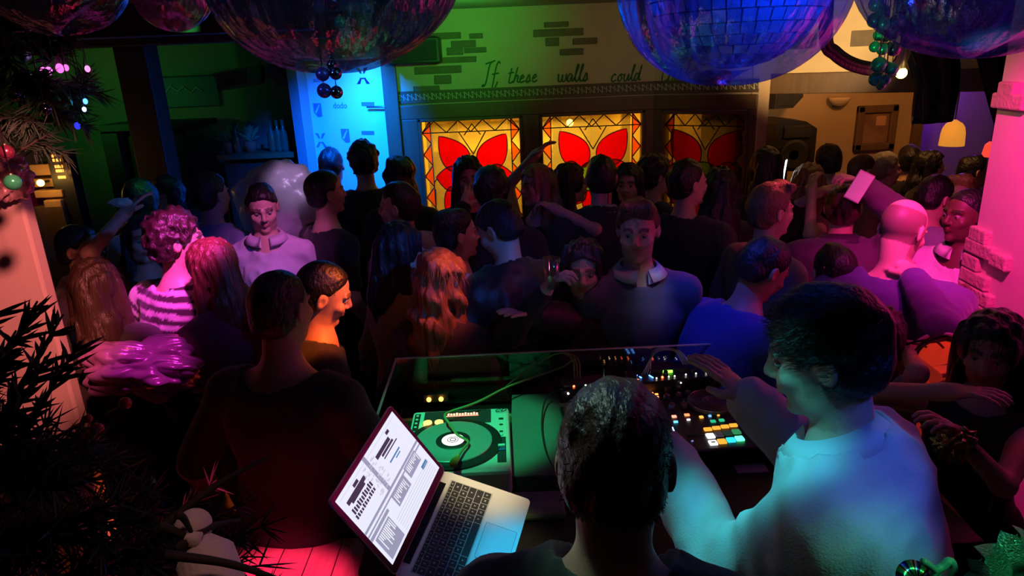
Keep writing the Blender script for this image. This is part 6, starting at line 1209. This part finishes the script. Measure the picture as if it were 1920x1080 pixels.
# --- middle of the floor
P('person in a black leather jacket bending left, pink-lit hand at the side', 935, 430, 3.05, -30, hyaw=-62, pitch=30, lean=22, hair=('short', BLK), top=('jacket', (.018, .017, .018), .38), lod=0, Rr=('px', 1003, 590, 2.75), L=(.2, -.05, -.34), curlR=.25, extra_hair=400, skin='fair')
P('person in a white shirt half hidden behind the black leather jacket', 858, 440, 3.35, 62, hyaw=70, hair=('short', BLK), top=('long', (.50, .50, .52)), lod=1)
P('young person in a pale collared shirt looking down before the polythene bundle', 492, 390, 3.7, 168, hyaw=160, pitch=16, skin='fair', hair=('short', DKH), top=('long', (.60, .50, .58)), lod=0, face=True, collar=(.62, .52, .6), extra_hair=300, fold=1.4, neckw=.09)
P('person in a black t-shirt facing away, right of the polythene bundle', 612, 362, 3.85, 48, hyaw=58, hair=('short', BLK), top=('tee', (.012, .012, .013)), lod=1, neckw=.10)
P('person in a grey shirt and open jacket in profile facing left, mid-floor', 748, 388, 3.55, -62, hyaw=-78, pitch=4, skin='fair', hair=('short', DKH), top=('jacket', (.24, .22, .25)), lod=0, face=True)
P('person in a denim-blue checked shirt seen from behind, left of the pale shirt', 396, 366, 3.85, 22, hyaw=30, hair=('short', DKH), top=('long', (.16, .18, .30)), lod=1, neckw=.075, build=1.08, puff=.02)
P('person in a dark suit with a white collar, green-lit profile facing left', 312, 366, 4.5, -112, hyaw=-98, skin='fair', hair=('short', BLK), top=('jacket', (.03, .035, .035)), lod=0, face=True, collar=(.6, .6, .6))
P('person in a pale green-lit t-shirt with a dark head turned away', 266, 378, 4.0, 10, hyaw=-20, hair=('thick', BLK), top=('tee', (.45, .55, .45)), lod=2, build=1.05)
P('smiling person with long dark hair and one arm raised, at the left', 266, 450, 3.5, 150, hyaw=140, roll=-8, fem=True, skin='mid', hair=('long', BLK), top=('tee', (.015, .015, .016)), lod=0, face=True, Rr=('px', 234, 400, 3.38), polR=(.2, .8, -.5), curlR=.4)
P('bearded person in profile facing right beside the left half wall', 152, 468, 3.55, 86, hyaw=88, pitch=2, skin='mid', hair=('short', DKH), top=('jacket', (.05, .03, .03)), lod=0, face=True, beard=.85, extra_hair=200)
P('person with a dark head in front of the blue panel, left one', 622, 312, 4.75, 0, hair=('short', BLK), top=('jacket', (.02, .02, .024)), lod=2)
P('person with tousled dark hair in front of the blue panel, right one', 682, 303, 4.5, -18, hair=('curly', BLK), top=('jacket', (.015, .015, .018)), lod=2)
P('person with a big dark head of hair before the wooden post left of the windows', 752, 332, 4.3, 8, fem=True, hair=('longcurl', BLK), top=('jacket', (.015, .016, .016)), lod=2)
P('person with long dark hair and a hand at the mouth before the left window', 878, 332, 4.15, 172, pitch=10, fem=True, skin='fair', hair=('long', BLK), top=('long', (.012, .013, .013)), lod=0, face=True, Rr=('px', 872, 385, 4.0), polR=(.2, .5, -1), curlR=.9)
P('person with a thick black head of hair seen from behind before the left window', 922, 358, 3.65, 4, hair=('thick', BLK), top=('jacket', (.012, .012, .012)), lod=1)
P('person with blond hair and one arm thrown up between the windows', 1006, 350, 4.0, -150, hyaw=-118, roll=6, fem=True, skin='fair', hair=('long', BLD), top=('tank', (.015, .015, .016)), lod=0, face=True, Rr=('px', 1003, 292, 4.12), L=('px', 1040, 392, 3.85), curlL=1.3, polR=(-.3, .8, .2), polL=(.2, -.9, -.1))
P('person with straight brown hair in profile before the middle window', 1070, 345, 4.15, 92, hyaw=86, fem=True, skin='fair', hair=('long', BRN), top=('long', (.02, .016, .014)), lod=0, face=True)
P('person in a dark green blazer with a white collar, seen from behind', 1127, 334, 3.8, 2, hair=('short', BLK), top=('jacket', (.022, .032, .032)), lod=0, collar=(.62, .66, .68), build=1.08, extra_hair=200, neckw=.07)
P('smiling person with long black hair right of the white collar', 1178, 346, 4.15, 196, hyaw=200, fem=True, skin='fair', hair=('long', BLK), top=('long', (.012, .012, .013)), lod=0, face=True)
P('person with a dark head between the middle and right windows', 1228, 330, 4.3, 60, hyaw=75, skin='fair', hair=('curly', BLK), top=('jacket', (.02, .018, .016)), lod=1)
P('person in a dark green bomber jacket with a pink-lit cheek', 1290, 345, 3.65, 28, hyaw=72, skin='fair', hair=('short', DKH), top=('jacket', (.02, .03, .024)), lod=0, face=True, build=1.05)
P('person with long black hair hanging down the back before the right window', 1348, 356, 3.8, 4, fem=True, hair=('long', BLK), top=('jacket', (.012, .012, .012)), lod=1)
# --- right-hand side
P('person with long dark hair before the big black loudspeaker', 1436, 314, 4.25, 22, fem=True, hair=('long', BLK), top=('jacket', (.02, .015, .014)), lod=2)
P('person with combed light brown hair and a red-lit profile facing right', 1446, 396, 3.2, 70, hyaw=76, pitch=2, skin='fair', hair=('quiff', (.16, .09, .045)), top=('tee', (.16, .17, .17)), lod=0, face=True, extra_hair=300, beard=.3)
P('person with bare arms and golden hair beside the loudspeaker', 1516, 345, 4.3, 70, hyaw=40, fem=True, skin='fair', hair=('bob', (.24, .14, .05)), top=('tank', (.12, .05, .04)), lod=1, Rr=('px', 1522, 362, 4.05), L=('px', 1540, 360, 4.15), curlL=.8, curlR=.8)
P('person with a dark bushy head against the ochre wall', 1552, 304, 5.1, 10, hair=('thick', BLK), top=('jacket', (.015, .012, .012)), lod=2)
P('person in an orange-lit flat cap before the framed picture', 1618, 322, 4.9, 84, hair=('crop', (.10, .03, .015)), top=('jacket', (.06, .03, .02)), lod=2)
P('person with grey hair in profile below the framed picture', 1660, 318, 5.0, 86, hyaw=92, skin='fair', hair=('short', (.30, .26, .20)), top=('long', (.08, .05, .04)), lod=1, face=True)
P('person with brown hair in a hooded mauve jacket, seen from behind', 1580, 390, 3.5, 12, hyaw=22, hair=('short', (.07, .03, .02)), top=('jacket', (.10, .06, .11)), lod=0, extra_hair=300, collar=(.05, .03, .06), build=1.12, Rr=('px', 1622, 352, 3.3), curlR=1.1, polR=(-.1, .9, -.4))
P('person with dark hair in a pale blue shirt bending behind the shaved head', 1752, 372, 3.9, 64, hyaw=72, pitch=18, lean=8, hair=('short', BLK), top=('long', (.28, .28, .40)), lod=1)
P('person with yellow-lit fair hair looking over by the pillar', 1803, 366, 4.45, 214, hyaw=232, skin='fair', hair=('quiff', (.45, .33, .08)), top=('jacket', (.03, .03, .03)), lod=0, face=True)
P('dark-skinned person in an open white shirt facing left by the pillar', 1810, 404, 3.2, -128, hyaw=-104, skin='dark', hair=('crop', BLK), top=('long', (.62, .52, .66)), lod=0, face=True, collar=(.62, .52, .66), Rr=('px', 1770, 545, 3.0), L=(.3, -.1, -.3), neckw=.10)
P('person with a dark head beneath the violet niche, left one', 1704, 302, 5.5, 20, hair=('short', BLK), top=('jacket', (.012, .01, .012)), lod=2)
P('person with dark hair beneath the amber pendant lamp', 1744, 312, 5.3, 120, fem=True, hair=('long', BLK), top=('jacket', (.014, .01, .012)), lod=2)
P('person with a dim reddish face against the pink pillar edge, far back', 1826, 322, 5.2, 100, hyaw=96, skin='mid', hair=('short', BLK), top=('jacket', (.03, .015, .015)), lod=1)
# things in hands
c = at(1611, 350, d=3.22); t = empty('smartphone', tuple(c), 'pink-lit smartphone held up by the person in the mauve jacket', 'phone'); Mq = Matrix.Translation(c) @ Matrix.Rotation(R(28), 4, 'Y') @ Matrix.Rotation(R(-20), 4, 'Z'); b = MB(); b.box((-.037, -.004, -.072), (.037, .004, .072), Mq, .004); b.build('case', mat('phone_case', (.5, .25, .45), .35), t); b = MB(); b.box((-.034, -.0055, -.066), (.034, -.0041, .066), Mq); b.build('glass_face', mat('phone_glass', (.55, .25, .5), .1, emit=(.9, .25, .6), estr=.15), t)
c = at(1470, 318, d=4.45); t = empty('smartphone', tuple(c), 'smartphone with a bright white screen held in the dark before the loudspeaker', 'phone'); Mq = Matrix.Translation(c) @ Matrix.Rotation(R(6), 4, 'Y') @ Matrix.Rotation(R(60), 4, 'Z'); b = MB(); b.box((-.035, -.004, -.068), (.035, .004, .068), Mq, .004); b.build('case', M_black, t); b = MB(); b.box((-.031, -.0055, -.062), (.031, -.0041, .062), Mq); sc_ = b.build('screen', glow('phone_screen', (.9, .95, 1), 9), t)
for z_ in (-.02, .012, .035): b = MB(); b.box((-.031, -.0062, z_-.002), (.031, -.0055, z_+.002), Mq); b.build('screen_bar', M_black, sc_)
c = at(1034, 512, d=2.63); b = MB(); b.lathe([(.026, -.06), (.034, .06), (.031, .06), (.024, -.054), (.001, -.054)], Matrix.Translation(c), 24); tag(b.build('drinking_glass', glass('tumbler_glass', (.8, .85, .85), .75, .05, .2)), 'clear tumbler in the hand of the pale-faced person behind the glass screen', 'glass')
c = at(1790, 832, d=1.93); crumple('foil_clutch', c, (.055, .035, .045), mat('gold_green_foil', (.55, .60, .22), .18, .85), 'small crumpled gold-green metallic clutch held at the lower right', 'bag', 44, .35, 30, (4, 12))
c = at(228, 380, d=3.36); crumple('green_handkerchief', c, (.05, .03, .022), mat('pale_green_cloth', (.4, .6, .4), .8), 'light green cloth in the raised hand at the left', 'cloth', 46, .3, 20)
# fringe of sequins down the red-haired back
fr_ = bpy.data.objects.get('fringe_x')
